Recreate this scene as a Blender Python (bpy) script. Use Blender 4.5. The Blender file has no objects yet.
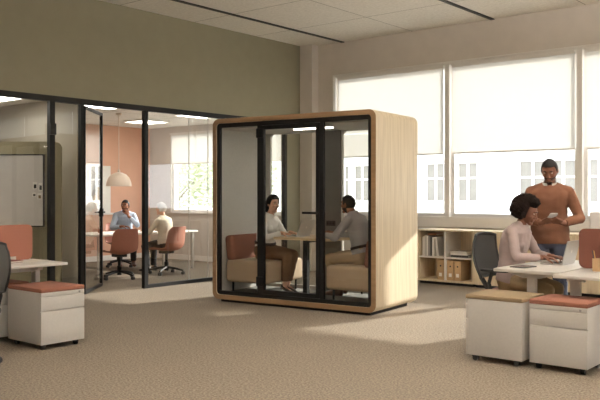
import bpy, bmesh, math, random
from mathutils import Vector, Matrix, noise, Quaternion
random.seed(7)
C = bpy.context.scene.collection
PI = math.pi
def V(*a): return Vector(a)
def R(d): return math.radians(d)

# ------------------------------------------------------------------ materials
def lin(c):
    return tuple(((v/255)/12.92 if v/255 <= .04045 else ((v/255+.055)/1.055)**2.4) for v in c)
MATS = {}
def mat(name, rgb, rough=.6, var=.06, scale=40, bump=0, metal=0, stretch=(1, 1, 1), spec=.5, sheen=0, detail=3):
    """procedural: base colour varied by noise, optional bump"""
    if name in MATS: return MATS[name]
    m = bpy.data.materials.new(name); m.use_nodes = True
    nt = m.node_tree; N = nt.nodes; L = nt.links
    b = N['Principled BSDF']
    tc = N.new('ShaderNodeTexCoord'); mp = N.new('ShaderNodeMapping'); mp.inputs['Scale'].default_value = stretch
    L.new(tc.outputs['Object'], mp.inputs['Vector'])
    nz = N.new('ShaderNodeTexNoise'); nz.inputs['Scale'].default_value = scale; nz.inputs['Detail'].default_value = detail
    L.new(mp.outputs[0], nz.inputs['Vector'])
    cr = N.new('ShaderNodeValToRGB')
    c = lin(rgb)
    cr.color_ramp.elements[0].position = .3; cr.color_ramp.elements[1].position = .7
    cr.color_ramp.elements[0].color = tuple(v*(1-var) for v in c)+(1,)
    cr.color_ramp.elements[1].color = tuple(min(1, v*(1+var)) for v in c)+(1,)
    L.new(nz.outputs['Fac'], cr.inputs['Fac']); L.new(cr.outputs['Color'], b.inputs['Base Color'])
    b.inputs['Roughness'].default_value = rough; b.inputs['Metallic'].default_value = metal
    b.inputs['Specular IOR Level'].default_value = spec
    if sheen: b.inputs['Sheen Weight'].default_value = sheen
    if bump:
        bp = N.new('ShaderNodeBump'); bp.inputs['Strength'].default_value = bump; bp.inputs['Distance'].default_value = .01
        L.new(nz.outputs['Fac'], bp.inputs['Height']); L.new(bp.outputs['Normal'], b.inputs['Normal'])
    MATS[name] = m
    return m

def glass_mat(name, tint=(1, 1, 1), refl=1.0, ior=1.45):
    m = bpy.data.materials.new(name); m.use_nodes = True
    nt = m.node_tree; N = nt.nodes; L = nt.links
    N.remove(N['Principled BSDF']); out = N['Material Output']
    t = N.new('ShaderNodeBsdfTransparent'); t.inputs['Color'].default_value = tint+(1,)
    g = N.new('ShaderNodeBsdfGlossy'); g.inputs['Roughness'].default_value = 0.0
    g.inputs['Color'].default_value = (refl, refl, refl, 1)
    fr = N.new('ShaderNodeFresnel'); fr.inputs['IOR'].default_value = ior
    ge = N.new('ShaderNodeNewGeometry')
    # a pane's inner faces do not reflect again
    mu = N.new('ShaderNodeMath'); mu.operation = 'MULTIPLY'
    inv = N.new('ShaderNodeMath'); inv.operation = 'SUBTRACT'; inv.inputs[0].default_value = 1
    L.new(ge.outputs['Backfacing'], inv.inputs[1])
    L.new(fr.outputs[0], mu.inputs[0]); L.new(inv.outputs[0], mu.inputs[1])
    mx = N.new('ShaderNodeMixShader'); L.new(mu.outputs[0], mx.inputs[0]); L.new(t.outputs[0], mx.inputs[1]); L.new(g.outputs[0], mx.inputs[2])
    L.new(mx.outputs[0], out.inputs['Surface'])
    MATS[name] = m
    return m

def blind_mat():
    m = bpy.data.materials.new('blind_fabric'); m.use_nodes = True
    nt = m.node_tree; N = nt.nodes; L = nt.links
    N.remove(N['Principled BSDF']); out = N['Material Output']
    tc = N.new('ShaderNodeTexCoord'); mp = N.new('ShaderNodeMapping'); mp.inputs['Scale'].default_value = (60, 60, 900)
    L.new(tc.outputs['Object'], mp.inputs['Vector'])
    nz = N.new('ShaderNodeTexNoise'); nz.inputs['Scale'].default_value = 1; L.new(mp.outputs[0], nz.inputs['Vector'])
    cr = N.new('ShaderNodeValToRGB')
    cr.color_ramp.elements[0].color = (.80, .795, .775, 1); cr.color_ramp.elements[1].color = (.86, .853, .835, 1)
    L.new(nz.outputs['Fac'], cr.inputs['Fac'])
    d = N.new('ShaderNodeBsdfDiffuse'); t = N.new('ShaderNodeBsdfTranslucent')
    L.new(cr.outputs[0], d.inputs['Color']); L.new(cr.outputs[0], t.inputs['Color'])
    mx = N.new('ShaderNodeMixShader'); mx.inputs[0].default_value = BLIND_T
    L.new(d.outputs[0], mx.inputs[1]); L.new(t.outputs[0], mx.inputs[2]); L.new(mx.outputs[0], out.inputs['Surface'])
    return m

def emit_mat(name, rgb, s):
    m = bpy.data.materials.new(name); m.use_nodes = True
    b = m.node_tree.nodes['Principled BSDF']
    b.inputs['Base Color'].default_value = (.9, .9, .88, 1)
    b.inputs['Emission Color'].default_value = lin(rgb)+(1,); b.inputs['Emission Strength'].default_value = s
    return m

def wood_mat(name, rgb, axis='z', dark=.82, sc=1.0):
    m = bpy.data.materials.new(name); m.use_nodes = True
    nt = m.node_tree; N = nt.nodes; L = nt.links; b = N['Principled BSDF']
    tc = N.new('ShaderNodeTexCoord'); mp = N.new('ShaderNodeMapping')
    mp.inputs['Scale'].default_value = {'z': (22*sc, 22*sc, 1.0), 'x': (1.0, 22*sc, 22*sc), 'y': (22*sc, 1.0, 22*sc)}[axis]
    L.new(tc.outputs['Object'], mp.inputs['Vector'])
    nz = N.new('ShaderNodeTexNoise'); nz.inputs['Scale'].default_value = 1.6; nz.inputs['Detail'].default_value = 5; nz.inputs['Distortion'].default_value = .35
    L.new(mp.outputs[0], nz.inputs['Vector'])
    cr = N.new('ShaderNodeValToRGB'); c = lin(rgb)
    cr.color_ramp.elements[0].position = .34; cr.color_ramp.elements[1].position = .66
    cr.color_ramp.elements[0].color = (c[0]*dark, c[1]*dark*.97, c[2]*dark*.93, 1); cr.color_ramp.elements[1].color = c+(1,)
    L.new(nz.outputs['Fac'], cr.inputs['Fac']); L.new(cr.outputs[0], b.inputs['Base Color'])
    b.inputs['Roughness'].default_value = .5; b.inputs['Specular IOR Level'].default_value = .3
    MATS[name] = m
    return m

def carpet_mat():
    m = bpy.data.materials.new('carpet'); m.use_nodes = True
    nt = m.node_tree; N = nt.nodes; L = nt.links; b = N['Principled BSDF']
    tc = N.new('ShaderNodeTexCoord')
    n1 = N.new('ShaderNodeTexNoise'); n1.inputs['Scale'].default_value = 62; n1.inputs['Detail'].default_value = 6; n1.inputs['Roughness'].default_value = .75
    n2 = N.new('ShaderNodeTexNoise'); n2.inputs['Scale'].default_value = 1.3; n2.inputs['Detail'].default_value = 3
    L.new(tc.outputs['Object'], n1.inputs['Vector']); L.new(tc.outputs['Object'], n2.inputs['Vector'])
    c1 = N.new('ShaderNodeValToRGB'); c1.color_ramp.elements[0].position = .34; c1.color_ramp.elements[1].position = .68
    a, bb = lin((84, 74, 63)), lin((166, 154, 137))
    c1.color_ramp.elements[0].color = a+(1,); c1.color_ramp.elements[1].color = bb+(1,)
    L.new(n1.outputs['Fac'], c1.inputs['Fac'])
    c2 = N.new('ShaderNodeValToRGB'); c2.color_ramp.elements[0].color = (.92, .91, .90, 1); c2.color_ramp.elements[1].color = (1.06, 1.05, 1.04, 1)
    L.new(n2.outputs['Fac'], c2.inputs['Fac'])
    mx = N.new('ShaderNodeMix'); mx.data_type = 'RGBA'; mx.blend_type = 'MULTIPLY'; mx.inputs['Factor'].default_value = 1
    L.new(c1.outputs[0], mx.inputs['A']); L.new(c2.outputs[0], mx.inputs['B']); L.new(mx.outputs['Result'], b.inputs['Base Color'])
    b.inputs['Roughness'].default_value = .95; b.inputs['Specular IOR Level'].default_value = .12
    bp = N.new('ShaderNodeBump'); bp.inputs['Strength'].default_value = .5; bp.inputs['Distance'].default_value = .01
    L.new(n1.outputs['Fac'], bp.inputs['Height']); L.new(bp.outputs['Normal'], b.inputs['Normal'])
    return m

def ceiling_mat():
    m = bpy.data.materials.new('ceiling_tile'); m.use_nodes = True
    nt = m.node_tree; N = nt.nodes; L = nt.links; b = N['Principled BSDF']
    tc = N.new('ShaderNodeTexCoord'); mp = N.new('ShaderNodeMapping'); mp.inputs['Location'].default_value = (7.67+13.3, -6.5+13.3, 0)
    L.new(tc.outputs['Object'], mp.inputs['Vector'])
    br = N.new('ShaderNodeTexBrick'); br.offset = 0; br.squash = 1
    br.inputs['Scale'].default_value = 1; br.inputs['Brick Width'].default_value = 1.33; br.inputs['Row Height'].default_value = 1.33
    br.inputs['Mortar Size'].default_value = .006; br.inputs['Mortar Smooth'].default_value = 0
    br.inputs['Color1'].default_value = lin((236, 231, 222))+(1,); br.inputs['Color2'].default_value = lin((231, 226, 217))+(1,)
    br.inputs['Mortar'].default_value = lin((150, 143, 132))+(1,)
    L.new(mp.outputs[0], br.inputs['Vector'])
    n1 = N.new('ShaderNodeTexNoise'); n1.inputs['Scale'].default_value = 26; n1.inputs['Detail'].default_value = 5; n1.inputs['Roughness'].default_value = .7
    L.new(tc.outputs['Object'], n1.inputs['Vector'])
    c2 = N.new('ShaderNodeValToRGB'); c2.color_ramp.elements[0].position = .3; c2.color_ramp.elements[1].position = .7
    c2.color_ramp.elements[0].color = (.80, .79, .77, 1); c2.color_ramp.elements[1].color = (1, 1, 1, 1)
    L.new(n1.outputs['Fac'], c2.inputs['Fac'])
    mx = N.new('ShaderNodeMix'); mx.data_type = 'RGBA'; mx.blend_type = 'MULTIPLY'; mx.inputs['Factor'].default_value = 1
    L.new(br.outputs['Color'], mx.inputs['A']); L.new(c2.outputs[0], mx.inputs['B']); L.new(mx.outputs['Result'], b.inputs['Base Color'])
    b.inputs['Roughness'].default_value = .95; b.inputs['Specular IOR Level'].default_value = .1
    return m

BLIND_T = .42
M = dict(
    carpet=carpet_mat(), ceiling=ceiling_mat(), blind=blind_mat(),
    olive=mat('olive_paint', (140, 134, 112), .85, .03, 6), olive_felt=mat('olive_felt', (146, 137, 110), .95, .06, 90, .1),
    beige=mat('warm_grey_paint', (213, 205, 196), .85, .03, 5), white_wall=mat('white_paint', (236, 232, 227), .8, .02, 5),
    orange=mat('terracotta_paint', (220, 174, 148), .85, .03, 4), greige=mat('greige_paint', (168, 160, 144), .85, .03, 5),
    trim=mat('window_frame_paint', (234, 230, 225), .5, .02, 10), white=mat('white_laminate', (226, 221, 214), .45, .02, 12),
    ped=mat('white_powder_coat', (214, 210, 204), .5, .025, 60), leg=mat('pale_grey_metal', (205, 199, 191), .45, .02, 30),
    black=mat('black_metal', (17, 16, 15), .5, .1, 30, 0, 0, (1, 1, 1), .3), dark=mat('dark_plastic', (38, 37, 36), .55, .1, 40),
    darkmesh=mat('charcoal_mesh', (66, 65, 62), .8, .15, 300, .2), felt=mat('grey_felt', (196, 194, 188), .95, .12, 120, .2),
    felt_dark=mat('dark_grey_felt', (112, 110, 105), .95, .1, 120, .2), rug=mat('grey_pod_carpet', (128, 127, 122), .95, .15, 140, .3),
    seat=mat('beige_upholstery', (184, 162, 136), .92, .07, 160, .2), rust=mat('rust_upholstery', (134, 86, 68), .92, .07, 160, .2),
    tan=mat('tan_upholstery', (136, 117, 90), .92, .08, 160, .2), terra=mat('terracotta_shell', (164, 106, 86), .6, .04, 60),
    panel=mat('rust_felt_panel', (106, 63, 49), .95, .06, 140, .15), panel_l=mat('salmon_felt_panel', (156, 102, 84), .95, .06, 140, .15),
    chrome=mat('brushed_steel', (170, 168, 165), .3, .04, 80, 0, 1), silver=mat('silver_aluminium', (196, 193, 190), .35, .03, 50, 0, .6),
    wood=wood_mat('pale_oak', (222, 206, 178)), wood_x=wood_mat('pale_oak_across', (214, 192, 158), 'x'),
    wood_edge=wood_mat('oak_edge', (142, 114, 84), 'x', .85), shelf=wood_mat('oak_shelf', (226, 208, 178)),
    card=mat('tan_cardboard', (192, 160, 120), .8, .05, 40), label=mat('paper_label', (238, 234, 226), .8, .02, 30),
    lampw=mat('warm_white_enamel', (222, 204, 186), .5, .02, 20),
    softlight=emit_mat('added_fill_low', (255, 249, 240), 1.0), light=emit_mat('ceiling_diffuser', (255, 249, 240), 8), led=emit_mat('led_diffuser', (255, 249, 240), 7), uplight=emit_mat('added_fill_up', (255, 250, 246), 62),
    glass=glass_mat('clear_glass', (.965, .97, .96), 1.0, 1.8), podglass=glass_mat('pod_glass', (.97, .97, .96)),
    window=glass_mat('window_glass', (.98, .985, .98), .6),
    facade=mat('white_render', (245, 243, 238), .9, .02, 3), fwin=mat('facade_window_glass', (130, 126, 120), .25, .1, 2),
    pave=mat('pale_paving', (205, 200, 190), .9, .05, 2), leaf=mat('tree_leaf', (178, 184, 152), .7, .2, 8), bark=mat('tree_bark', (110, 95, 78), .9, .2, 20, .3),
)

# ------------------------------------------------------------------ mesh helpers
def finish(name, bm, m, parent=None, smooth=False, bevel=0):
    me = bpy.data.meshes.new(name)
    bmesh.ops.recalc_face_normals(bm, faces=bm.faces)
    bm.to_mesh(me); bm.free()
    o = bpy.data.objects.new(name, me); C.objects.link(o)
    for x in (m if isinstance(m, (list, tuple)) else [m]): me.materials.append(x)
    if parent: o.parent = parent
    if smooth:
        for p in me.polygons: p.use_smooth = True
        if smooth == 'auto':
            try: me.set_sharp_from_angle(angle=R(40))
            except Exception: pass
    return o
class B:
    """collects shapes into one mesh"""
    def __init__(s): s.bm = bmesh.new()
    def add(s, vs, fs, mi=0, M=None):
        b = [s.bm.verts.new(M @ Vector(v) if M else v) for v in vs]
        for f in fs:
            try:
                fa = s.bm.faces.new([b[i] for i in f]); fa.material_index = mi
            except ValueError: pass
        return b
    def box(s, x0, y0, z0, x1, y1, z1, r=0, seg=2, mi=0, M=None):
        t = bmesh.new(); bmesh.ops.create_cube(t, size=1)
        for v in t.verts: v.co = Vector((x0+(v.co.x+.5)*(x1-x0), y0+(v.co.y+.5)*(y1-y0), z0+(v.co.z+.5)*(z1-z0)))
        if r: bmesh.ops.bevel(t, geom=t.edges[:], offset=r, segments=seg, affect='EDGES', profile=.5)
        s.merge(t, mi, M); return s
    def merge(s, t, mi=0, M=None):
        t.verts.index_update()
        s.add([v.co.copy() for v in t.verts], [[v.index for v in f.verts] for f in t.faces], mi, M); t.free()
    def prism(s, pts, axis, a, b, mi=0, M=None):
        """polygon pts (2d) extruded along axis from a to b"""
        f = {'x': lambda u, v, w: (w, u, v), 'y': lambda u, v, w: (u, w, v), 'z': lambda u, v, w: (u, v, w)}[axis]
        n = len(pts)
        vs = [f(u, v, a) for u, v in pts]+[f(u, v, b) for u, v in pts]
        s.add(vs, [list(range(n))[::-1], list(range(n, 2*n))]+[[i, (i+1) % n, n+(i+1) % n, n+i] for i in range(n)], mi, M); return s
    def ring(s, outer, inner, axis, a, b, mi=0, M=None):
        """frame between two polygons of equal count"""
        f = {'x': lambda u, v, w: (w, u, v), 'y': lambda u, v, w: (u, w, v), 'z': lambda u, v, w: (u, v, w)}[axis]
        n = len(outer)
        vs = [f(u, v, w) for w in (a, b) for P in (outer, inner) for u, v in P]
        o0, i0, o1, i1 = 0, n, 2*n, 3*n; fs = []
        for i in range(n):
            j = (i+1) % n
            fs += [[o0+i, o0+j, i0+j, i0+i], [o1+i, i1+i, i1+j, o1+j], [o0+i, o1+i, o1+j, o0+j], [i0+i, i0+j, i1+j, i1+i]]
        s.add(vs, fs, mi, M); return s
    def cyl(s, p0, p1, r0, r1=None, n=14, mi=0):
        r1 = r0 if r1 is None else r1
        p0, p1 = Vector(p0), Vector(p1); a, b = basis(p1-p0)
        vs = [p0+(a*math.cos(2*PI*i/n)+b*math.sin(2*PI*i/n))*r0 for i in range(n)]+[p1+(a*math.cos(2*PI*i/n)+b*math.sin(2*PI*i/n))*r1 for i in range(n)]
        s.add(vs, [list(range(n))[::-1], list(range(n, 2*n))]+[[i, (i+1) % n, n+(i+1) % n, n+i] for i in range(n)], mi); return s
    def tube(s, pts, r, n=8, mi=0):
        pts = [Vector(p) for p in pts]; rs = r if isinstance(r, (list, tuple)) else [r]*len(pts)
        a = None; rows = []
        for k, p in enumerate(pts):
            t = (pts[min(k+1, len(pts)-1)]-pts[max(k-1, 0)]).normalized()
            if a is None: a, b = basis(t)
            else:
                a = (a-t*a.dot(t)).normalized(); b = t.cross(a)
            rows.append([p+(a*math.cos(2*PI*i/n)+b*math.sin(2*PI*i/n))*rs[k] for i in range(n)])
        vs = [v for q in rows for v in q]; m = len(rows)
        fs = [[k*n+i, k*n+(i+1) % n, (k+1)*n+(i+1) % n, (k+1)*n+i] for k in range(m-1) for i in range(n)]
        fs += [list(range(n))[::-1], list(range((m-1)*n, m*n))]
        s.add(vs, fs, mi); return s
    def lathe(s, prof, c=(0, 0, 0), n=24, mi=0, cap=True):
        c = Vector(c)
        vs = [c+Vector((r*math.cos(2*PI*i/n), r*math.sin(2*PI*i/n), z)) for r, z in prof for i in range(n)]
        m = len(prof)
        fs = [[k*n+i, k*n+(i+1) % n, (k+1)*n+(i+1) % n, (k+1)*n+i] for k in range(m-1) for i in range(n)]
        if cap: fs += [list(range(n))[::-1], list(range((m-1)*n, m*n))]
        s.add(vs, fs, mi); return s
    def cap(s, p0, r0, p1, r1, n=12, k=4, mi=0):
        """tapered capsule"""
        p0, p1 = Vector(p0), Vector(p1); d = p1-p0
        t = d.normalized() if d.length > 1e-6 else Vector((0, 0, 1)); a, b = basis(t); prof = []
        for i in range(1, k+1):
            q = -PI/2+PI/2*i/k; prof.append((p0+t*r0*math.sin(q), r0*math.cos(q)))
        for i in range(0, k):
            q = PI/2*i/k; prof.append((p1+t*r1*math.sin(q), r1*math.cos(q)))
        vs = [c+(a*math.cos(2*PI*i/n)+b*math.sin(2*PI*i/n))*r for c, r in prof for i in range(n)]
        vs += [p0-t*r0, p1+t*r1]; m = len(prof)
        fs = [[j*n+i, j*n+(i+1) % n, (j+1)*n+(i+1) % n, (j+1)*n+i] for j in range(m-1) for i in range(n)]
        fs += [[(i+1) % n, i, m*n] for i in range(n)]+[[(m-1)*n+i, (m-1)*n+(i+1) % n, m*n+1] for i in range(n)]
        s.add(vs, fs, mi); return s
    def ell(s, c, rx, ry, rz, M=None, mi=0, u=16, v=10):
        t = bmesh.new(); bmesh.ops.create_uvsphere(t, u_segments=u, v_segments=v, radius=1)
        Q = Matrix.Translation(Vector(c)) @ (M.to_4x4() if M else Matrix.Identity(4)) @ Matrix.Diagonal((rx, ry, rz, 1))
        s.merge(t, mi, Q); return s
    def loft(s, secs, n=20, e=2.3, mi=0):
        """secs: (centre, side vector, forward vector, half width, half depth)"""
        vs = []
        for c, sx, fy, hw, hd in secs:
            for i in range(n):
                q = 2*PI*i/n; cs, sn = math.cos(q), math.sin(q)
                vs.append(Vector(c)+sx*hw*math.copysign(abs(cs)**(2/e), cs)+fy*hd*math.copysign(abs(sn)**(2/e), sn))
        m = len(secs)
        fs = [[k*n+i, k*n+(i+1) % n, (k+1)*n+(i+1) % n, (k+1)*n+i] for k in range(m-1) for i in range(n)]
        fs += [list(range(n))[::-1], list(range((m-1)*n, m*n))]
        s.add(vs, fs, mi); return s
    def out(s, name, m, parent=None, smooth=False): return finish(name, s.bm, m, parent, smooth)
def basis(d):
    d = d.normalized(); u = Vector((0, 0, 1)) if abs(d.z) < .9 else Vector((1, 0, 0))
    a = d.cross(u).normalized(); return a, d.cross(a).normalized()
def rrect(x0, y0, x1, y1, r, k=6):
    p = []
    for cx, cy, a0 in ((x1-r, y1-r, 0), (x0+r, y1-r, 90), (x0+r, y0+r, 180), (x1-r, y0+r, 270)):
        for i in range(k+1):
            q = R(a0+90*i/k); p.append((cx+r*math.cos(q), cy+r*math.sin(q)))
    return p
def box(name, x0, y0, z0, x1, y1, z1, m, parent=None, r=0, seg=2):
    return B().box(x0, y0, z0, x1, y1, z1, r, seg).out(name, m, parent, 'auto' if r else False)

def thing(name, label, cat, loc=(0, 0, 0), rz=0, group=None):
    o = bpy.data.objects.new(name, None); C.objects.link(o); o.location = loc; o.rotation_euler = (0, 0, R(rz))
    return tag(o, label, cat, group)
def tag(o, label, cat, group=None):
    o['label'] = label; o['category'] = cat
    if group: o['group'] = group
    return o
def struct(o):
    o['kind'] = 'structure'; return o
def copy_thing(o, loc, rz, label, parent=None):
    c = o.copy(); C.objects.link(c)
    if parent: c.parent = parent
    else:
        c.location = loc; c.rotation_euler = (0, 0, R(rz)); c['label'] = label
    for ch in list(o.children): copy_thing(ch, None, None, None, c)
    return c

# ------------------------------------------------------------------ the room
XW, YW, ZC = -8.45, 10.42, 3.8        # glass wall, window wall, ceiling
XO, YP = -12.57, 5.905                # terracotta wall, partition between the two small rooms
XR, YB = 3.4, -2.6                    # unseen right and rear ends of the office
struct(box('floor', XO-.2, YB-.2, -.12, XR+.2, YW+.25, 0, M['carpet']))
struct(box('ceiling', XW-.12, YB-.2, ZC, XR+.2, YW+.25, ZC+.12, M['ceiling']))
for i, x in enumerate((-7.67, -5.01)):
    struct(box('trim_%d' % (i+1), x-.03, YB, ZC-.012, x+.03, YW, ZC+.01, M['dark']))
# olive wall above the glass, and its full height end by the windows
w = B().box(XW-.12, YB, 2.5, XW, YW, ZC).box(XW-.12, 9.90, 0, XW, YW, 2.5)
struct(w.out('wall_olive', M['olive']))
struct(box('wall_corner_column', XW, 10.25, 0, -8.19, YW, ZC, M['beige']))
# window wall with two openings
W0, W1, WZ0, WZ1 = -7.81, 2.2, .955, 3.22
MW0, MW1 = -11.93, -8.85
w = B()
w.box(XW, YW, 0, XR, YW+.2, WZ0).box(XW, YW, WZ1, XR, YW+.2, ZC).box(XW, YW, WZ0, W0, YW+.2, WZ1).box(W1, YW, WZ0, XR, YW+.2, WZ1)
struct(w.out('wall_window', M['beige']))
w = B()
w.box(XO-.15, YW, 0, XW, YW+.2, .93).box(XO-.15, YW, .93, MW0, YW+.2, 2.72).box(MW1, YW, .93, XW, YW+.2, 2.72).box(MW0, YW, 2.5, MW1, YW+.2, 2.72)
struct(w.out('wall_meeting_window', M['beige']))
struct(box('wall_terracotta', XO-.15, YP, 0, XO, YW, 2.72, M['orange']))
struct(box('wall_partition', XO-.15, YP-.04, 0, XW-.05, YP+.04, 2.72, M['greige']))
struct(box('wall_small_office', XO-.15, .9, 0, XO, YP, 2.72, M['greige']))
struct(box('wall_small_office_rear', XO-.15, .8, 0, XW, .95, 2.72, M['greige']))
struct(box('ceiling_meeting', XO, YP, 2.62, XW-.05, YW, 2.72, M['ceiling']))
struct(box('ceiling_small_office', XO, .95, 2.53, XW-.05, YP, 2.62, M['ceiling']))
struct(box('wall_rear', XW-.2, YB-.2, 0, XR, YB, ZC, M['beige']))
struct(box('wall_near_end', XW-.12, YB, 0, XW, .95, 2.5, M['olive']))
# right hand wall with a blind-covered window band (out of the photo's view, lets daylight in)
w = B()
w.box(XR, YB, 0, XR+.2, YW, .7).box(XR, YB, 3.2, XR+.2, YW, ZC).box(XR, YB, .7, XR+.2, -1.4, 3.2).box(XR, 9.4, .7, XR+.2, YW, 3.2)
struct(w.out('wall_side', M['beige']))
struct(box('window_20', XR+.02, -1.4, .7, XR+.03, 9.4, 3.2, M['blind']))  # added unseen blind sheet, softens side daylight and stops sun streaks
struct(box('baseboard_window', -8.19, YW-.015, 0, XR, YW, .09, M['white_wall']))
struct(box('baseboard_meeting', XO, YW-.015, 0, XW-.05, YW, .1, M['white_wall']))
struct(box('baseboard_terracotta', XO, YP+.04, 0, XO+.015, YW-.015, .1, M['white_wall']))
# low white apron under the windows
struct(box('trim_4', W0-.1, YW-.02, .80, W1+.1, YW, .935, M['white_wall']))
struct(box('trim_5', W0-.1, YW-.06, .935, W1+.1, YW+.2, .955, M['trim']))
struct(box('trim_6', MW0-.05, YW-.05, .91, MW1+.05, YW+.2, .932, M['trim']))

def window(n, x0, x1, z0, z1, bar):
    f = B()
    f.box(x0, YW+.04, z0, x0+.05, YW+.12, z1).box(x1-.05, YW+.04, z0, x1, YW+.12, z1)
    f.box(x0+.05, YW+.04, z1-.05, x1-.05, YW+.12, z1).box(x0+.05, YW+.04, z0, x1-.05, YW+.12, z0+.05)
    fr = struct(f.out('window_%d' % n, M['trim']))
    g = box('pane', x0+.05, YW+.075, z0+.05, x1-.05, YW+.085, z1-.05, M['window'], fr)
    return fr
bays = [(-7.80, -5.765), (-5.69, -3.79), (-3.715, -1.80), (-1.725, .19), (.265, 2.19)]
for i, (a, b) in enumerate(bays): window(i+1, a, b, WZ0, WZ1, 0)
for i in range(4):
    xm = (bays[i][1]+bays[i+1][0])/2
    struct(box('trim_%d' % (10+i), xm-.0375, YW-.03, WZ0, xm+.0375, YW+.14, WZ1, M['trim']))
# moulded casing round the long window
f = B()
for a, b, dpt in ((0, .022, .04), (.022, .045, .02)):
    f.box(W0-.045+a, YW-dpt, WZ0, W0-.045+b, YW, WZ1+.045-a).box(W0-.045+b, YW-dpt, WZ1+.045-b, W1+.045, YW, WZ1+.045-a)
struct(f.out('trim_20', M['trim']))
window(6, MW0, -10.44, .93, 2.5, 0); window(7, -10.36, MW1, .93, 2.5, 0)
struct(box('trim_21', -10.44, YW-.02, .93, -10.36, YW+.14, 2.5, M['trim']))
# roller blinds
def blind(x0, x1, z0, z1, y, label):
    t = thing('roller_blind', label, 'blind', ((x0+x1)/2, y, z0), 0, 'roller blinds')
    h = (x1-x0)/2
    b = B(); n = 10
    for k in range(1):
        b.box(-h, -.0015, .012, h, .0015, z1-z0)
    b.out('fabric', M['blind'], t)
    B().box(-h, -.008, 0, h, .008, .022, .004).out('bottom_bar', M['trim'], t)
    B().cyl((-h, .012, z1-z0-.03), (h, .012, z1-z0-.03), .018).out('roller', M['trim'], t, 'auto')
    B().box(-h-.01, -.03, z1-z0-.004, h+.01, .055, z1-z0+.004).box(-h-.01, -.032, z1-z0-.028, h+.01, -.028, z1-z0+.004).out('cassette', M['trim'], t)
    return t
bl = ['off-white roller blind in the bay beside the corner column, behind the pod', 'off-white roller blind in the middle window bay, above the afro-haired woman',
      'off-white roller blind in the window bay above the desk divider and monitor', 'off-white roller blind, second bay past the standing man', 'off-white roller blind in the last window bay from the corner column']
for i, (a, b) in enumerate(bays): blind(a+.05, b-.03, 1.885, WZ1-.005, YW-.012, bl[i])
blind(MW0+.02, -10.46, 1.875, 2.495, YW-.012, 'pale roller blind in the meeting room window beside the terracotta wall')
blind(-10.34, MW1-.02, 1.875, 2.495, YW-.012, 'pale roller blind in the meeting room window beside the olive wall')

# ---- glass wall along x = XW
struct(box('trim_30', XW-.06, .95, 2.43, XW+.012, 9.90, 2.50, M['black']))
gw = B()
for y0, y1 in ((.95, 5.905), (6.90, 9.90)): gw.box(XW-.05, y0, 0, XW+.006, y1, .05)
struct(gw.out('trim_31', M['black']))
posts = [(2.6, .03), (4.05, .03), (5.473, .035), (5.905, .024), (6.935, .03), (9.875, .03)]
for i, (y, h) in enumerate(posts):
    o = struct(box('trim_%d' % (32+i), XW-.055, y-h, .0, XW+.01, y+h, 2.43, M['black']))
    if i == 2: box('hinge', XW+.005, y-.045, 2.02, XW+.04, y+.035, 2.16, M['black'], o)
panes = [(.95, 2.57), (2.63, 4.02), (4.08, 5.438), (5.508, 5.881), (6.965, 7.74), (7.748, 8.12), (8.128, 9.845)]
for i, (a, b) in enumerate(panes):
    struct(box('window_%d' % (10+i), XW-.03, a, .05, XW-.02, b, 2.43, M['glass']))
for i, y in enumerate((7.744, 8.124)):
    struct(box('trim_%d' % (40+i), XW-.031, y-.004, .05, XW-.019, y+.004, 2.43, M['leg']))
# open glass door hinged at the post
dr = bpy.data.objects.new('door_1', None); C.objects.link(dr); dr['kind'] = 'structure'
dr.location = (XW-.02, 5.95, 0); dr.rotation_euler = (0, 0, R(41))
f = B(); Wd = .97
f.box(-.016, 0, .015, .016, .022, 2.42).box(-.02, Wd-.04, .015, .02, Wd, 2.42).box(-.02, .022, 2.385, .02, Wd-.04, 2.42).box(-.02, .022, .015, .02, Wd-.04, .055)
f.out('door_frame', M['black'], dr)
box('door_pane', -.005, .022, .055, .005, Wd-.04, 2.385, M['glass'], dr)
hd = B().box(-.03, Wd-.045, .98, .03, Wd+.004, 1.09).cyl((.05, Wd-.02, 1.04), (.05, Wd-.15, 1.04), .009).cyl((0, Wd-.02, 1.04), (.055, Wd-.02, 1.04), .012)
hd.cyl((-.05, Wd-.02, 1.04), (-.05, Wd-.15, 1.04), .009).cyl((0, Wd-.02, 1.04), (-.055, Wd-.02, 1.04), .012)
hd.out('door_handle', M['black'], dr)

# ceiling light panels in the small rooms
def panel(x, y, z, sx, sy, label):
    t = thing('ceiling_light', label, 'ceiling light', (x, y, z-.03), 0, 'flat ceiling light panels')
    o, i = rrect(-sx/2, -sy/2, sx/2, sy/2, .01, 1), rrect(-sx/2+.02, -sy/2+.02, sx/2-.02, sy/2-.02, .01, 1)
    B().ring(o, i, 'z', 0, .03).out('frame', M['white'], t)
    box('diffuser', -sx/2+.02, -sy/2+.02, .006, sx/2-.02, sy/2-.02, .028, M['light'], t)
panel(-11.2, 9.2, 2.62, .6, .6, 'square ceiling light panel in the meeting room near the terracotta wall')
panel(-9.6, 7.1, 2.62, .7, .7, 'square ceiling light panel in the meeting room above the open glass door')
panel(-9.55, 9.05, 2.62, .7, .7, 'square ceiling light panel in the meeting room near the window blind')
panel(-9.3, 5.1, 2.53, .7, .7, 'square ceiling light panel above the rolling whiteboard')
panel(-9.6, 3.0, 2.53, 1.2, .6, 'added long light panel in the small office, away from the whiteboard')  # added out of view to brighten the small office
panel(-11.2, 3.6, 2.53, 1.2, .6, 'added long light panel deep in the small office')  # another added panel out of view, lifts the same room

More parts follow.
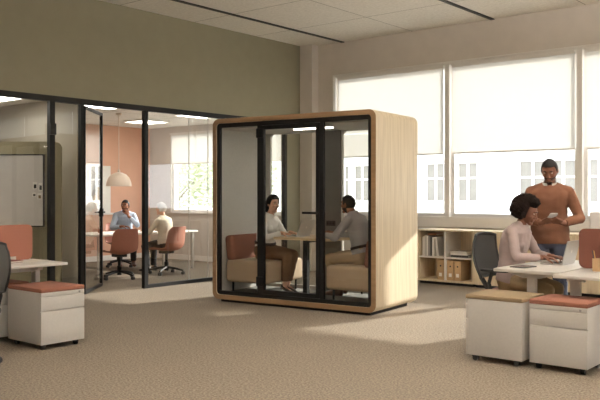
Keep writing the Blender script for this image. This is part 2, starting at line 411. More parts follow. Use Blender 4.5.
for k, (x, y) in enumerate(((-3.6, 1.2), (-.9, 1.2), (1.8, 1.2), (-3.6, 4.0), (-.9, 4.0), (1.8, 4.0), (-3.6, -1.4), (-.9, -1.4), (-3.5, 6.2), (-.9, 6.5), (1.8, 6.5), (-.9, 8.7), (1.8, 8.7))):  # lamps added above the view to brighten the ceiling and upper walls
    t = thing('added_light', 'added unseen fill light, row %s from the window wall, %s from the glass wall' % ({8.7: 'first', 6.5: 'second', 6.2: 'second', 4.0: 'third', 1.2: 'fourth', -1.4: 'fifth'}[y], {-6.3: 'first', -3.6: 'second', -3.5: 'second', -.9: 'third', 1.8: 'fourth'}[x]), 'ceiling light', (x, y, 3.2), 0, 'added unseen fill lights')
    B().ring(rrect(-.75, -.12, .75, .12, .02, 2), rrect(-.735, -.105, .735, .105, .01, 2), 'z', 0, .07).out('housing', M['white'], t)
    box('lower_diffuser', -.735, -.105, .004, .735, .105, .012, M['softlight'], t); box('upper_diffuser', -.735, -.105, .055, .735, .105, .066, M['uplight'], t)
    for q in (-.6, .6): B().cyl((q, .112, .06), (q, .112, ZC-3.2), .002, n=6).out('wire', M['chrome'], t)
# ------------------------------------------------------------------ the pod
PW, PD, PZ0, PZ1 = 2.21, 1.045, .035, 2.195
PR = 6.5; PC = Vector((-5.787, 7.269, 0))
def pod(s, t, z=0):
    """s from the right end, t from the front -> world"""
    q = Matrix.Rotation(R(PR), 3, 'Z') @ Vector((PW/2-s, t-PD/2, z)); return PC+q
p = thing('meeting_pod', 'oak-clad glass-fronted meeting pod standing in the middle of the carpet', 'meeting pod', PC, PR)
hw, hd_ = PW/2, PD/2
B().ring(rrect(-hw, PZ0, hw, PZ1, .085, 8), rrect(-hw+.055, PZ0+.055, hw-.055, PZ1-.055, .045, 8), 'y', -hd_, hd_).out('shell', M['wood'], p, 'auto')
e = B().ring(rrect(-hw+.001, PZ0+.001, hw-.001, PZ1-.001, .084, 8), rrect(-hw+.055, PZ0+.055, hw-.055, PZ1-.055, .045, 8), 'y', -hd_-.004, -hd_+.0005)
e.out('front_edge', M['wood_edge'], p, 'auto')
B().box(-hw+.09, -hd_+.05, 0, hw-.09, hd_-.09, PZ0).out('plinth', M['black'], p)
# lining
B().box(-hw+.055, -hd_+.06, .11, -hw+.075, hd_-.06, PZ1-.06).box(-hw+.075, -hd_+.06, .11, -hw+.0765, hd_-.06, .17).out('side_lining', M['felt'], p)
B().box(hw-.075, -hd_+.06, .11, hw-.055, hd_-.06, PZ1-.06).out('side_lining', M['felt'], p)
B().box(-hw+.055, -hd_+.06, PZ1-.12, hw-.055, hd_-.06, PZ1-.055).out('ceiling_lining', M['felt'], p)
B().box(-hw+.055, -hd_+.06, PZ0+.054, hw-.055, hd_-.03, .105).out('pod_floor', M['rug'], p)
box('ceiling_lamp', -.25, -.045, PZ1-.135, .28, -.01, PZ1-.12, M['led'], p)
# rear wall: felt surround with two tall openings
yb0, yb1 = hd_-.06, hd_-.02
zb, zt = .12, PZ1-.13
def bs(s): return PW/2-s
rl = B()
o_l = rrect(-hw+.055, .105, bs(1.26), PZ1-.057, .002, 8); i_l = rrect(bs(2.06), zb+.02, bs(1.28), zt, .06, 8)
rl.ring(o_l, i_l, 'y', yb0, yb1)
o_r = rrect(bs(.99), .105, hw-.055, PZ1-.057, .002, 8); i_r = rrect(bs(.975), zb+.02, bs(.14), zt, .06, 8)
rl.ring(o_r, i_r, 'y', yb0, yb1)
rl.out('rear_surround', M['felt'], p)
B().box(bs(1.258), yb0-.02, .105, bs(.992), yb1, PZ1-.06).out('rear_post', M['felt_dark'], p)
b = B().box(bs(2.055), yb0+.012, zb+.015, bs(1.285), yb0+.022, zt-.005); b.out('rear_pane', M['podglass'], p)
b = B().box(bs(.97), yb0+.012, zb+.015, bs(.145), yb0+.022, zt-.005); b.out('rear_pane', M['podglass'], p)
so = B().box(bs(1.19), yb0-.028, .90, bs(1.06), yb0-.019, .965, .003)
so.out('socket_plate', M['dark'], p)
for k in range(3): B().cyl((bs(1.165-.04*k), yb0-.031, .932), (bs(1.165-.04*k), yb0-.027, .932), .014).out('socket', M['black'], p)
# front frame and glass
yf0, yf1 = -hd_+.012, -hd_+.052
x0, x1, z0, z1 = -hw+.055, hw-.055, PZ0+.055, PZ1-.055
f = B()
f.ring(rrect(x0, z0, x1, z1, .045, 8), rrect(x0+.045, z0+.045, x1-.045, z1-.05, .012, 8), 'y', yf0, yf1)
f.out('front_frame', M['black'], p)
xd0, xd1 = -.405, .405       # door edges
B().box(xd0-.045, yf0, z0+.045, xd0, yf1, z1-.05).out('mullion', M['black'], p)
B().box(xd1, yf0, z0+.045, xd1+.045, yf1, z1-.05).out('mullion', M['black'], p)
B().box(x0+.045, yf0+.015, z0+.045, xd0-.045, yf0+.025, z1-.05).out('front_pane', M['podglass'], p)
B().box(xd1+.045, yf0+.015, z0+.045, x1-.045, yf0+.025, z1-.05).out('front_pane', M['podglass'], p)
d = B().ring(rrect(xd0+.004, z0+.05, xd1-.004, z1-.055, .004, 2), rrect(xd0+.05, z0+.095, xd1-.05, z1-.1, .004, 2), 'y', yf0-.006, yf1-.004).out('pod_door', M['black'], p)
B().box(xd0+.05, yf0+.012, z0+.095, xd1-.05, yf0+.022, z1-.1).out('door_pane', M['podglass'], d)
h = B().box(xd1-.05, yf0-.012, 1.03, xd1+.0, yf0-.002, 1.14, .004)
h.cyl((xd1-.025, yf0-.005, 1.085), (xd1-.025, yf0-.055, 1.085), .012).box(xd1-.20, yf0-.062, 1.072, xd1-.012, yf0-.046, 1.098, .005).out('door_handle', M['black'], d, 'auto')
for z in (.28, 2.0): B().box(xd0-.05, yf0-.02, z-.055, xd0+.045, yf0-.002, z+.055, .006).out('hinge', M['black'], d, 'auto')

# pod furniture
def bench(s0, s1, back_right, label, seat_m, back_m):
    c = pod((s0+s1)/2, .52, .105); t = thing('upholstered_bench', label, 'bench', c, PR + (180 if back_right else 0), 'benches in the pod')
    h = (s1-s0)/2; L = .40
    # local: back at -x
    B().box(-h, -L, .125, h, L, .395, .045, 4).out('seat', seat_m, t, 'auto')
    Mx = Matrix.Translation((-h+.06, 0, .38)) @ Matrix.Rotation(R(-7), 4, 'Y')
    B().box(-.055, -L+.01, 0, .075, L-.01, .31, .045, 4, M=Mx).out('backrest', back_m, t, 'auto')
    for x in (-h+.07, h-.07):
        for y in (-L+.07, L-.07): B().cyl((x, y, 0), (x, y, .14), .011, .014).out('leg', M['black'], t)
    return t
bench(1.50, 2.115, False, 'beige pod bench with rust back cushion under the woman in white', M['seat'], M['rust'])
bench(.10, .70, True, 'beige pod bench with rust back cushion under the man in grey shirt', M['seat'], M['rust'])
t = thing('pod_table', 'oak-topped table with one black leg between the pod benches', 'table', pod(1.10, .60, .105), PR)
B().prism(rrect(-.41, -.36, .41, .352, .05), 'z', .652, .68).out('tabletop', M['wood_x'], t)
B().box(-.028, -.27, 0, .028, -.214, .652).out('leg', M['black'], t)
B().box(-.04, -.29, 0, .04, .25, .012, .004).out('foot_plate', M['black'], t)
B().box(-.03, -.26, .62, .03, .33, .652).out('top_rail', M['black'], t)

def laptop(loc, rz, label, open_=112, w=.30, dpt=.21, lid=None):
    """user sits at local -y; lid hinged at +y edge"""
    t = thing('laptop', label, 'laptop', loc, rz)
    B().prism(rrect(-w/2, -dpt/2, w/2, dpt/2, .012, 4), 'z', 0, .013).out('keyboard_deck', M['silver'], t)
    kb = B()
    for r in range(5):
        for c in range(12): kb.box(-w/2+.02+c*.0217, dpt/2-.035-r*.018-.016, .0128, -w/2+.02+c*.0217+.019, dpt/2-.035-r*.018, .0146)
    kb.out('keys', M['dark'], t)
    A = Matrix.Translation((0, dpt/2-.004, .012)) @ Matrix.Rotation(R(90-open_), 4, 'X')
    li = B().prism(rrect(-w/2, .0, w/2, .20, .012, 4), 'y', -.004, .004, M=A).out('lid', M['silver'], t)
    B().box(-w/2+.008, -.0055, .012, w/2-.008, -.0042, .192, M=A).out('screen', M['dark'], li)
    em = B().ell((0, .0042, .105), .012, .0012, .014, M=None).out('emblem', M['white'], li)
    em.matrix_local = A
    return t
laptop(pod(1.345, .52, .788), PR-90, 'silver laptop on the oak pod table before the woman in white')

# ------------------------------------------------------------------ desks
def desk(x0, y0, x1, y1, legs, label, zt=.685, axis='y'):
    """legs: list of (x, y, span) T-legs whose beam runs along x"""
    t = thing('desk', label, 'desk', ((x0+x1)/2, (y0+y1)/2, 0), 0, 'white workstation desks')
    cx, cy = (x0+x1)/2, (y0+y1)/2
    B().box(x0-cx, y0-cy, zt-.026, x1-cx, y1-cy, zt, .006).out('desktop', M['white'], t, 'auto')
    for lx, ly, sp in legs:
        lx -= cx; ly -= cy
        b = B().box(lx-.035, ly-.022, .03, lx+.035, ly+.022, zt-.05)
        b.box(lx-.05, ly-.028, .03, lx+.05, ly+.028, .36)
        b.box(lx-sp, ly-.03, .0, lx+sp, ly+.03, .03, .008)
        b.prism([(lx-sp, zt-.026), (lx+sp, zt-.026), (lx+.07, zt-.075), (lx-.07, zt-.075)], 'y', ly-.025, ly+.025)
        b.out('leg', M['leg'], t)
    if legs[0][1] != legs[-1][1]:
        a, b_ = legs[0], legs[-1]
        B().box(a[0]-.02-cx, a[1]-cy, zt-.085, a[0]+.02-cx, b_[1]-cy, zt-.045).out('crossbar', M['leg'], t)
    return t
desk(-2.88, 6.0, -2.325, 7.20, [(-2.60, 6.13, .24), (-2.60, 7.08, .24)], 'white desk with the open laptop, seated afro-haired woman working at it')
d2 = desk(-2.30, 5.80, -.75, 6.46, [(-2.23, 6.10, .05), (-.9, 6.10, .05)], 'white desk carrying the tan pen cup and rust divider panel')
desk(-2.30, 6.50, -1.5, 7.20, [(-1.66, 6.62, .12), (-1.66, 7.1, .12)], 'white desk behind the rust divider, under the white monitor')
desk(-6.64, 2.35, -6.08, 4.10, [(-6.36, 2.55, .095), (-6.36, 3.95, .095)], 'white desk beside the glass wall with a dark red notebook on it')
desk(-7.24, 2.35, -6.68, 4.10, [(-6.96, 2.55, .24), (-6.96, 3.95, .24)], 'white desk on the glass wall side of the salmon divider panel')

def divider(loc, rz, w, h, m, label):
    t = thing('divider_panel', label, 'desk divider', loc, rz)
    B().prism(rrect(-w/2, 0, w/2, h, .05, 6), 'y', -.014, .014).out('felt_panel', m, t, 'auto')
    for x in (-w/2+.2, w/2-.2): B().box(x-.03, -.02, 0, x+.03, .02, .035).out('clamp', M['leg'], t)
divider((-2.34+.73, 6.48, .686), 0, 1.46, .325, M['panel'], 'rust felt divider panel standing behind the tan pen cup')
divider((-6.622, 3.22, .686), 90, 1.70, .325, M['panel_l'], 'salmon felt divider panel on the desk beside the glass wall')

# ---- pedestals
def pedestal(loc, rz, w, dpt, cm, label, ztop=.512):
    """front at local -y"""
    t = thing('drawer_pedestal', label, 'drawer unit', loc, rz, 'mobile drawer pedestals')
    h = w/2; g = dpt/2; zb = .048; zt = ztop-.034
    B().box(-h, -g+.018, zb, h, g, zt, .004).out('body', M['ped'], t, 'auto')
    B().box(-h, -g, zt-.035, h, -g+.017, zt, .003).out('top_rail', M['ped'], t, 'auto')
    zs = zt-.155
    a = B().box(-h, -g, zs+.003, h, -g+.017, zt-.038, .002).out('drawer', M['ped'], t, 'auto')
    a = B().box(-h, -g, zb, h, -g+.017, zs-.003, .002).out('drawer', M['ped'], t, 'auto')
    B().cyl((h-.05, -g-.003, zt-.018), (h-.05, -g+.003, zt-.018), .009).out('lock', M['chrome'], t)
    B().box(-h-.002, -g-.002, zt, h+.002, g+.002, ztop, .008, 3).out('cushion', cm, t, 'auto')
    for x in (-h+.05, h-.05):
        for y in (-g+.06, g-.06):
            c = B().cyl((x-.014, y, .021), (x+.014, y, .021), .021, n=16).box(x-.018, y-.02, .03, x+.018, y+.02, zb+.002)
            c.out('castor', M['dark'], t)
pedestal((-2.172, 5.775, 0), 0, .43, .40, M['rust'], 'white drawer pedestal with rust cushion and two drawers, beside the tan-cushioned one', .517)
pedestal((-2.66, 5.75, 0), -90, .42, .46, M['tan'], 'white drawer pedestal with tan cushion, showing its blank side', .517)
pedestal((-5.995, 3.825, 0), 90, .42, .51, M['rust'], 'white drawer pedestal with rust cushion in front of the salmon divider')
pedestal((-6.57, 3.66, 0), 90, .42, .46, M['rust'], 'white pedestal with rust cushion half hidden behind another pedestal near the glass wall')
pedestal((-2.04, 6.95, 0), 0, .43, .40, M['rust'], 'white pedestal with rust cushion under the desks, behind the front two pedestals')

# ------------------------------------------------------------------ chairs
def wheel_base(t, z_hub, n, rad, m):
    b = B().cyl((0, 0, .07), (0, 0, z_hub), .022).cyl((0, 0, .06), (0, 0, .2), .034)
    b.out('column', m, t, 'auto')
    for k in range(n):
        a = 2*PI*k/n+.35; d = Vector((math.cos(a), math.sin(a), 0))
        l = B().tube([d*.01+V(0, 0, .115), d*rad*.55+V(0, 0, .095), d*rad+V(0, 0, .066)], [.022, .017, .013]).out('base_leg', m, t, 'auto')
        q = Vector((-d.y, d.x, 0)); c = d*rad+V(0, 0, .026)
        B().cyl(c-q*.022, c-q*.004, .026, n=14).cyl(c+q*.004, c+q*.022, .026, n=14).cyl(c, c+V(0, 0, .045), .008).out('castor', M['dark'], l)
def task_chair(loc, rz, label, seat_m):
    t = thing('task_chair', label, 'chair', loc, rz, 'office task chairs')
    wheel_base(t, .37, 5, .27, M['black'])
    B().box(-.21, -.2, .375, .21, .22, .43, .025, 3).out('seat', seat_m, t, 'auto')
    B().box(-.12, -.14, .345, .12, .12, .376, .01).out('tilt_mechanism', M['dark'], t, 'auto')
    # curved back: grid with thickness
    def pt(u, v):
        wd = .235-.035*(v**2)+.01*math.sin(v*PI); x = u*wd
        y = -.235-.05*v+.045*u*u-.035*math.sin(v*PI)+.02*(1-v)
        return x, y, .545+.385*v-.02*(abs(u)**3)*(v > .85)
    bk = B(); nu, nv = 12, 12; vs = []
    for sgn in (0, 1):
        for j in range(nv+1):
            for i in range(nu+1):
                x, y, z = pt(-1+2*i/nu, j/nv); vs.append((x, y-sgn*.014, z))
    k = (nu+1)*(nv+1); fs = []
    for j in range(nv):
        for i in range(nu):
            a = j*(nu+1)+i; fs += [[a, a+1, a+nu+2, a+nu+1], [k+a, k+a+nu+1, k+a+nu+2, k+a+1]]
    rim = [i for i in range(nu+1)]+[j*(nu+1)+nu for j in range(1, nv+1)]+[nv*(nu+1)+i for i in range(nu-1, -1, -1)]+[j*(nu+1) for j in range(nv-1, 0, -1)]
    for a, b in zip(rim, rim[1:]+rim[:1]): fs.append([a, b, k+b, k+a])
    bk.add(vs, fs); bo = bk.out('backrest', M['darkmesh'], t, 'auto')
    pts = [Vector(pt(u, v))-V(0, .007, 0) for u, v in [(-1+.2*i, 0) for i in range(11)]+[(1, .1*j) for j in range(1, 11)]+[(1-.2*i, 1) for i in range(1, 11)]+[(-1, 1-.1*j) for j in range(1, 11)]]
    B().tube(pts, .014).out('back_frame', M['dark'], bo, 'auto')
    B().tube([(0, -.05, .37), (0, -.2, .39), (0, -.29, .52), (0, -.315, .66)], [.028, .026, .022, .016]).out('back_post', M['dark'], t, 'auto')
    for s in (-1, 1):
        a = B().tube([(s*.16, -.02, .38), (s*.25, -.05, .39), (s*.255, -.09, .5), (s*.255, -.06, .605)], .016).box(s*.255-.035, -.16, .605, s*.255+.035, .09, .628, .01)
        a.out('armrest', M['dark'], t, 'auto')
    return t
task_chair((-3.045, 6.70, 0), -90, 'charcoal-backed task chair with rust seat under the afro-haired woman', M['rust'])
tc = task_chair((-5.79, 2.98, 0), 90, 'charcoal task chair drawn up to the desk with the dark red notebook', M['darkmesh'])
task_chair((-7.62, 3.72, 0), -90, 'dark task chair whose top shows over the salmon divider', M['darkmesh'])

def shell_chair(loc, rz, label):
    t = thing('swivel_shell_chair', label, 'chair', loc, rz, 'terracotta shell chairs')
    wheel_base(t, .34, 4, .28, M['black'])
    prof = [(.22, .395), (.19, .405), (.10, .395), (0, .385), (-.10, .385), (-.17, .40), (-.215, .45), (-.235, .53), (-.25, .62), (-.265, .70), (-.275, .755), (-.278, .77)]
    wid = [.17, .19, .205, .21, .215, .22, .222, .22, .212, .20, .175, .145]
    nu = 12; vs = []; nr = len(prof)
    for sgn in (0, 1):
        for j, ((y, z), w) in enumerate(zip(prof, wid)):
            p0, p1 = prof[max(j-1, 0)], prof[min(j+1, nr-1)]
            d = Vector((0, p1[0]-p0[0], p1[1]-p0[1])).normalized(); nrm = Vector((0, d.z, -d.y))
            if nrm.z < 0 and j < 4: nrm = -nrm
            for i in range(nu+1):
                u = -1+2*i/nu; lift = .05*abs(u)**2.4*(1 if 1 < j < nr-2 else .4)
                vs.append(Vector((u*w, y, z))+nrm*(lift-sgn*.012))
    k = nr*(nu+1); fs = []
    for j in range(nr-1):
        for i in range(nu):
            a = j*(nu+1)+i; fs += [[a, a+1, a+nu+2, a+nu+1], [k+a, k+a+nu+1, k+a+nu+2, k+a+1]]
    rim = [i for i in range(nu+1)]+[j*(nu+1)+nu for j in range(1, nr)]+[(nr-1)*(nu+1)+i for i in range(nu-1, -1, -1)]+[j*(nu+1) for j in range(nr-2, 0, -1)]
    for a, b in zip(rim, rim[1:]+rim[:1]): fs.append([a, b, k+b, k+a])
    b = B(); b.add(vs, fs); b.out('shell', M['terra'], t, 'auto')
    B().box(-.09, -.09, .335, .09, .09, .383, .01).out('seat_mount', M['dark'], t)
    return t
shell_chair((-9.72, 7.46, 0), 78, 'empty terracotta shell chair seen from behind at the meeting table')
shell_chair((-9.70, 8.38, 0), 98, 'terracotta shell chair under the white-haired person')
shell_chair((-11.33, 8.72, 0), -108, 'terracotta shell chair under the man in the blue shirt')

# ------------------------------------------------------------------ meeting room contents
t = thing('meeting_table', 'long white meeting table behind the glass, under the dome lamp', 'table', (-10.5, 8.38, 0))
B().box(-.45, -1.08, .632, .45, 1.02, .66, .006).out('tabletop', M['white'], t, 'auto')
for x in (-.38, .38):
    for y in (-1.0, .95): B().box(x-.022, y-.022, 0, x+.022, y+.022, .632).out('leg', M['leg'], t)
t = thing('pendant_lamp', 'warm white dome pendant lamp over the meeting table', 'lamp', (-10.5, 8.05, 1.42))
pr = [(.205, 0), (.207, .01), (.198, .07), (.17, .14), (.12, .195), (.06, .22), (.03, .228), (.03, .222), (.06, .212), (.115, .186), (.163, .135), (.19, .068), (.199, .01)]
B().lathe(pr+[pr[0]], n=32, cap=False).out('shade', M['lampw'], t, True)
B().cyl((0, 0, .215), (0, 0, .275), .026, .02).out('cap', M['lampw'], t)
B().cyl((0, 0, .275), (0, 0, 1.2), .0055, n=8).out('cord', M['lampw'], t)
B().lathe([(.05, 1.175), (.05, 1.2)], n=20).out('ceiling_rose', M['lampw'], t)
B().ell((0, 0, .13), .04, .04, .05).out('bulb', M['light'], t, True)
# picture on the terracotta wall
t = thing('wall_picture', 'large pale abstract picture on the terracotta wall', 'picture', (XO+.005, 8.73, 1.38), 0)
B().box(0, -.69, -.455, .02, .69, .455).out('canvas', M['label'], t)
pa = mat('picture_sand', (218, 178, 130), .9, .1, 12); pb = mat('picture_grey', (212, 202, 194), .9, .1, 12); pcm = mat('picture_clay', (203, 150, 118), .9, .1, 12)
for (y, z, a, b, mm) in ((-.35, .05, .17, .26, pb), (-.1, -.1, .15, .14, pa), (.22, .12, .2, .26, pb), (.38, -.12, .12, .17, pa), (-.42, -.18, .12, .13, pcm)):
    B().prism([(y+a*math.cos(q*PI/12)*(1+.1*math.sin(q*1.3)), z+b*math.sin(q*PI/12)) for q in range(24)], 'x', .0195, .0215).out('colour_patch', mm, t)
box('ledge', 0, -.75, -.49, .035, .75, -.455, M['white'], t)

def cup(loc, m, label, r=.036, h=.09):
    o = B().lathe([(r*.8, 0), (r, .01), (r, h), (r-.004, h), (r-.006, .012), (0.001, .011)], n=20).out('cup', m, None, 'auto')
    o.location = loc; return tag(o, label, 'cup')
cup((-10.6, 7.75, .661), M['terra'], 'small terracotta cup on the white meeting table')
o = box('notepad', -.1, -.14, 0, .1, .14, .012, M['label']); o.location = (-10.35, 8.9, .661); o.rotation_euler = (0, 0, .3); tag(o, 'white notepad on the meeting table between the two seated people', 'notepad')

# rolling whiteboard in the small office
e0, e1 = Vector((-9.98, 4.57, 0)), Vector((-8.612, 5.705, 0)); ang = math.degrees(math.atan2(e1.y-e0.y, e1.x-e0.x))
c = (e0+e1)/2; L = (e1-e0).length
t = thing('rolling_whiteboard', 'olive freestanding screen with a mounted whiteboard behind the glass', 'whiteboard', c, ang)
B().prism(rrect(-L/2, .12, L/2, 1.955, .09, 6), 'y', 0, .05).out('screen_panel', M['olive_felt'], t, 'auto')
wb = B().box(-L/2+.12, -.022, .89, L/2-.215, 0, 1.785).out('whiteboard', mat('whiteboard_surface', (214, 208, 202), .35, .02, 10), t)
B().ring(rrect(-L/2+.11, .88, L/2-.205, 1.795, .008, 2), rrect(-L/2+.125, .895, L/2-.22, 1.78, .008, 2), 'y', -.028, -.001).out('rim', M['dark'], wb)
for x in (-L/2+.2, L/2-.2): B().box(x-.03, -.22, 0, x+.03, .27, .04, .01).box(x-.02, .005, .03, x+.02, .045, .13).out('foot', M['dark'], t)
Q = Matrix.Translation(c) @ Matrix.Rotation(R(ang), 4, 'Z')
for dx, z, w_, h_, cols, lab in ((-.32, 1.40, .055, .09, ('label', 'dark'), 'white note with a dark mark on the whiteboard, farther from its rim'),
                           (-.25, 1.385, .05, .10, ('label', 'dark'), 'white note with a dark block on the whiteboard, nearest its rim'),
                           (-.262, 1.265, .055, .075, ('label', 'tan'), 'white note with an ochre block, lowest on the whiteboard'),
                           (-.33, 1.285, .05, .055, ('label', 'darkmesh'), 'small grey-marked note low on the whiteboard')):
    b = B().box(-w_/2, -.0012, -h_/2, w_/2, .0008, h_/2).box(-w_/4, -.002, -h_/2+.01, w_/3, -.001, h_/6, mi=1)
    o = b.out('paper_note', [M[cols[0]], M[cols[1]]]); o.matrix_world = Q @ Matrix.Translation((L/2+dx, -.024, z)); tag(o, lab, 'note', 'notes on the whiteboard')

# ------------------------------------------------------------------ shelves under the windows
y0, y1 = 9.90, 10.36
def carcass(x0, x1, label, doors):
    t = thing('bookcase' if not doors else 'low_cabinet', label, 'bookcase' if not doors else 'cabinet', (x0, y0, 0), 0, None if not doors else 'low oak cabinets under the windows')
    w = x1-x0; d = y1-y0
    f = B().box(0, 0, .04, .022, d, .76).box(w-.022, 0, .04, w, d, .76).box(.022, 0, .04, w-.022, d, .065).box(.022, d-.012, .065, w-.022, d, .76)
    f.out('carcass', M['shelf'], t)
    B().box(0, -.004, .76, w, d, .785, .004).out('top_board', M['shelf'], t, 'auto')
    B().box(.02, .03, 0, w-.02, d-.02, .04).out('plinth', M['black'], t)
    if not doors:
        B().box(w/2-.014, .004, .065, w/2+.014, d-.012, .76).out('upright', M['white'], t)
        B().box(.022, .006, .375, w/2-.014, d-.012, .397).box(w/2+.014, .006, .375, w-.022, d-.012, .397).out('shelf_board', M['white'], t)
    else:
        for k in range(2):
            a = k*w/2
            dd = B().box(a+.003, -.018, .045, a+w/2-.003, 0, .757, .002).out('door', M['shelf'], t)
            B().cyl((a+(w/2-.05 if k == 0 else .05), -.018, .6), (a+(w/2-.05 if k == 0 else .05), -.034, .6), .009).out('knob', M['black'], dd)
    return t
carcass(-5.935, -5.05, 'open oak bookcase with books and tan files beside the pod', False)
cl = ['low oak cabinet directly behind the charcoal task chair', 'low oak cabinet behind the standing man', 'low oak cabinet behind the rust divider', 'low oak cabinet farthest along from the open bookcase']
for k in range(4): carcass(-5.046+k*.92, -5.046+k*.92+.915, cl[k], True)
# books
def book(x, y, z, th, h, dp, rgb, label, lean=0, flat=False, rz=0):
    m = mat('cover_%d_%d_%d' % rgb, rgb, .6, .04, 30)
    t = thing('book', label, 'book', (x, y, z), rz, 'books in the open bookcase')
    Mx = Matrix.Rotation(R(lean), 4, 'Y')
    if flat: Mx = Mx @ Matrix.Translation((0, 0, th)) @ Matrix.Rotation(R(90), 4, 'Y')
    b = B().box(0, 0, 0, .003, dp, h, M=Mx).box(th-.003, 0, 0, th, dp, h, M=Mx).box(.003, 0, 0, th-.003, .003, h, M=Mx); b.out('cover', m, t)
    B().box(.003, .003, .004, th-.003, dp-.004, h-.004, M=Mx).out('pages', M['label'], t)
bx = -5.885
for th, h, rgb, lab in ((.038, .275, (222, 216, 206), 'tall off-white book standing first in the row in the bookcase'),
                        (.03, .30, (196, 190, 182), 'tall grey book standing second in the bookcase row'),
                        (.022, .285, (235, 231, 224), 'thin white book between two grey books in the row'),
                        (.034, .29, (150, 144, 138), 'mid grey book standing in the middle of the row'),
                        (.026, .275, (45, 43, 42), 'black-spined book standing in the row'),
                        (.036, .27, (228, 222, 214), 'white book beside the black-spined one')):
    book(bx, 9.945, .398, th, h, .2, rgb, lab); bx += th+.002
book(bx+.037, 9.945, .403, .036, .27, .2, (206, 200, 192), 'pale grey book leaning at the end of the row', -7)
book(-5.80, 9.955, .70, .022, .14, .2, (160, 110, 74), 'brown book lying across the top of the standing row', 0, True)
zz = .398
for th, w_, rgb, lab in ((.03, .28, (62, 58, 55), 'dark book at the bottom of the flat stack'), (.026, .26, (225, 220, 212), 'white book in the middle of the flat stack'), (.028, .25, (205, 200, 192), 'pale grey book on top of the flat stack')):
    book(-5.44+.01, 9.95, zz, th, w_, .2, rgb, lab, 0, True); zz += th+.001
def file_box(x, label):
    t = thing('magazine_file', label, 'file box', (x, 9.93, .066), 0, 'tan magazine files in the bookcase')
    B().box(0, 0, 0, .105, .26, .285, .002).out('box', M['card'], t)
    B().box(.03, -.002, .05, .075, 0, .10).out('label_holder', M['label'], t)
    B().cyl((.0525, -.002, .20), (.0525, .001, .20), .012).out('finger_hole', M['dark'], t)
file_box(-5.475, 'tan magazine file standing against the bookcase upright, lower shelf'); file_box(-5.36, 'tan magazine file beside the end one, lower shelf, second from the upright')
file_box(-5.63, 'lone tan magazine file in the lower cell nearest the pod')

# ------------------------------------------------------------------ small things on the desks
laptop((-2.62, 6.72, .686), -90, 'open silver laptop on the white desk under the woman\'s hands', 104, .29, .2)
t = thing('tablet', 'dark grey tablet lying flat on the white desk beside the woman\'s forearm', 'tablet', (-2.72, 6.23, .686), -8)
B().prism(rrect(-.07, -.1, .07, .1, .01, 3), 'z', 0, .008).out('case', M['dark'], t); B().box(-.062, -.09, .0079, .062, .09, .0088).out('screen', mat('tablet_screen', (92, 90, 88), .2, .02, 5), t)
t = thing('pen_cup', 'tan round pen cup on the white desk before the rust divider', 'cup', (-2.12, 6.27, .686))
B().lathe([(.038, 0), (.04, .004), (.04, .1), (.036, .1), (.036, .006), (.001, .006)], n=24).out('cup', M['card'], t, 'auto')
for dx, dy, a, b, rgb, lab in ((-.02, .0, -.022, .0, (40, 40, 44), 'black pen in the tan pen cup, tilted the most'), (.008, .012, .01, .02, (120, 50, 36), 'dark red pencil standing in the tan pen cup'), (.018, -.01, .03, -.008, (70, 66, 62), 'grey pen leaning out of the tan pen cup'), (-.004, -.018, -.008, -.03, (200, 160, 90), 'yellow pencil in the tan pen cup')):
    o = B().cyl((dx*.6, dy*.6, .008), (dx+a, dy+b, .155), .0042, n=8).cyl((dx+a, dy+b, .155), (dx+a*1.1, dy+b*1.1, .168), .0042, .001, n=8).out('pen', mat('pen_%d' % rgb[0], rgb, .4, .02, 10))
    o.location = (-2.12, 6.27, .686); tag(o, lab, 'pen')
t = thing('monitor', 'white-backed monitor rising behind the rust divider', 'monitor', (-2.08, 6.72, .686), 219.5)
B().prism(rrect(-.26, .12, .26, .46, .015, 4), 'y', -.012, .012).out('housing', M['white'], t); B().box(-.25, -.014, .13, .25, -.0121, .45).out('screen', M['dark'], t)
B().box(-.03, .008, .01, .03, .03, .28).out('stand', M['leg'], t); B().prism(rrect(-.1, -.07, .1, .09, .02, 3), 'z', 0, .01).out('foot', M['leg'], t)
t = thing('notebook', 'dark red notebook on the desk beside the glass wall', 'notebook', (-6.44, 3.68, .686), 10)
B().box(-.1, -.14, 0, .1, .14, .003).box(-.1, -.14, .015, .1, .14, .018).box(-.1, -.14, .003, -.097, .14, .015).out('cover', mat('dark_red_cover', (112, 48, 40), .6, .05, 20), t); B().box(-.097, -.137, .003, .097, .137, .015).out('pages', M['label'], t)
o = box('paper_sheet', -.09, -.13, 0, .09, .13, .003, M['label']); o.location = (-6.42, 3.94, .686); o.rotation_euler = (0, 0, R(18)); tag(o, 'loose white paper beside the dark red notebook', 'paper')
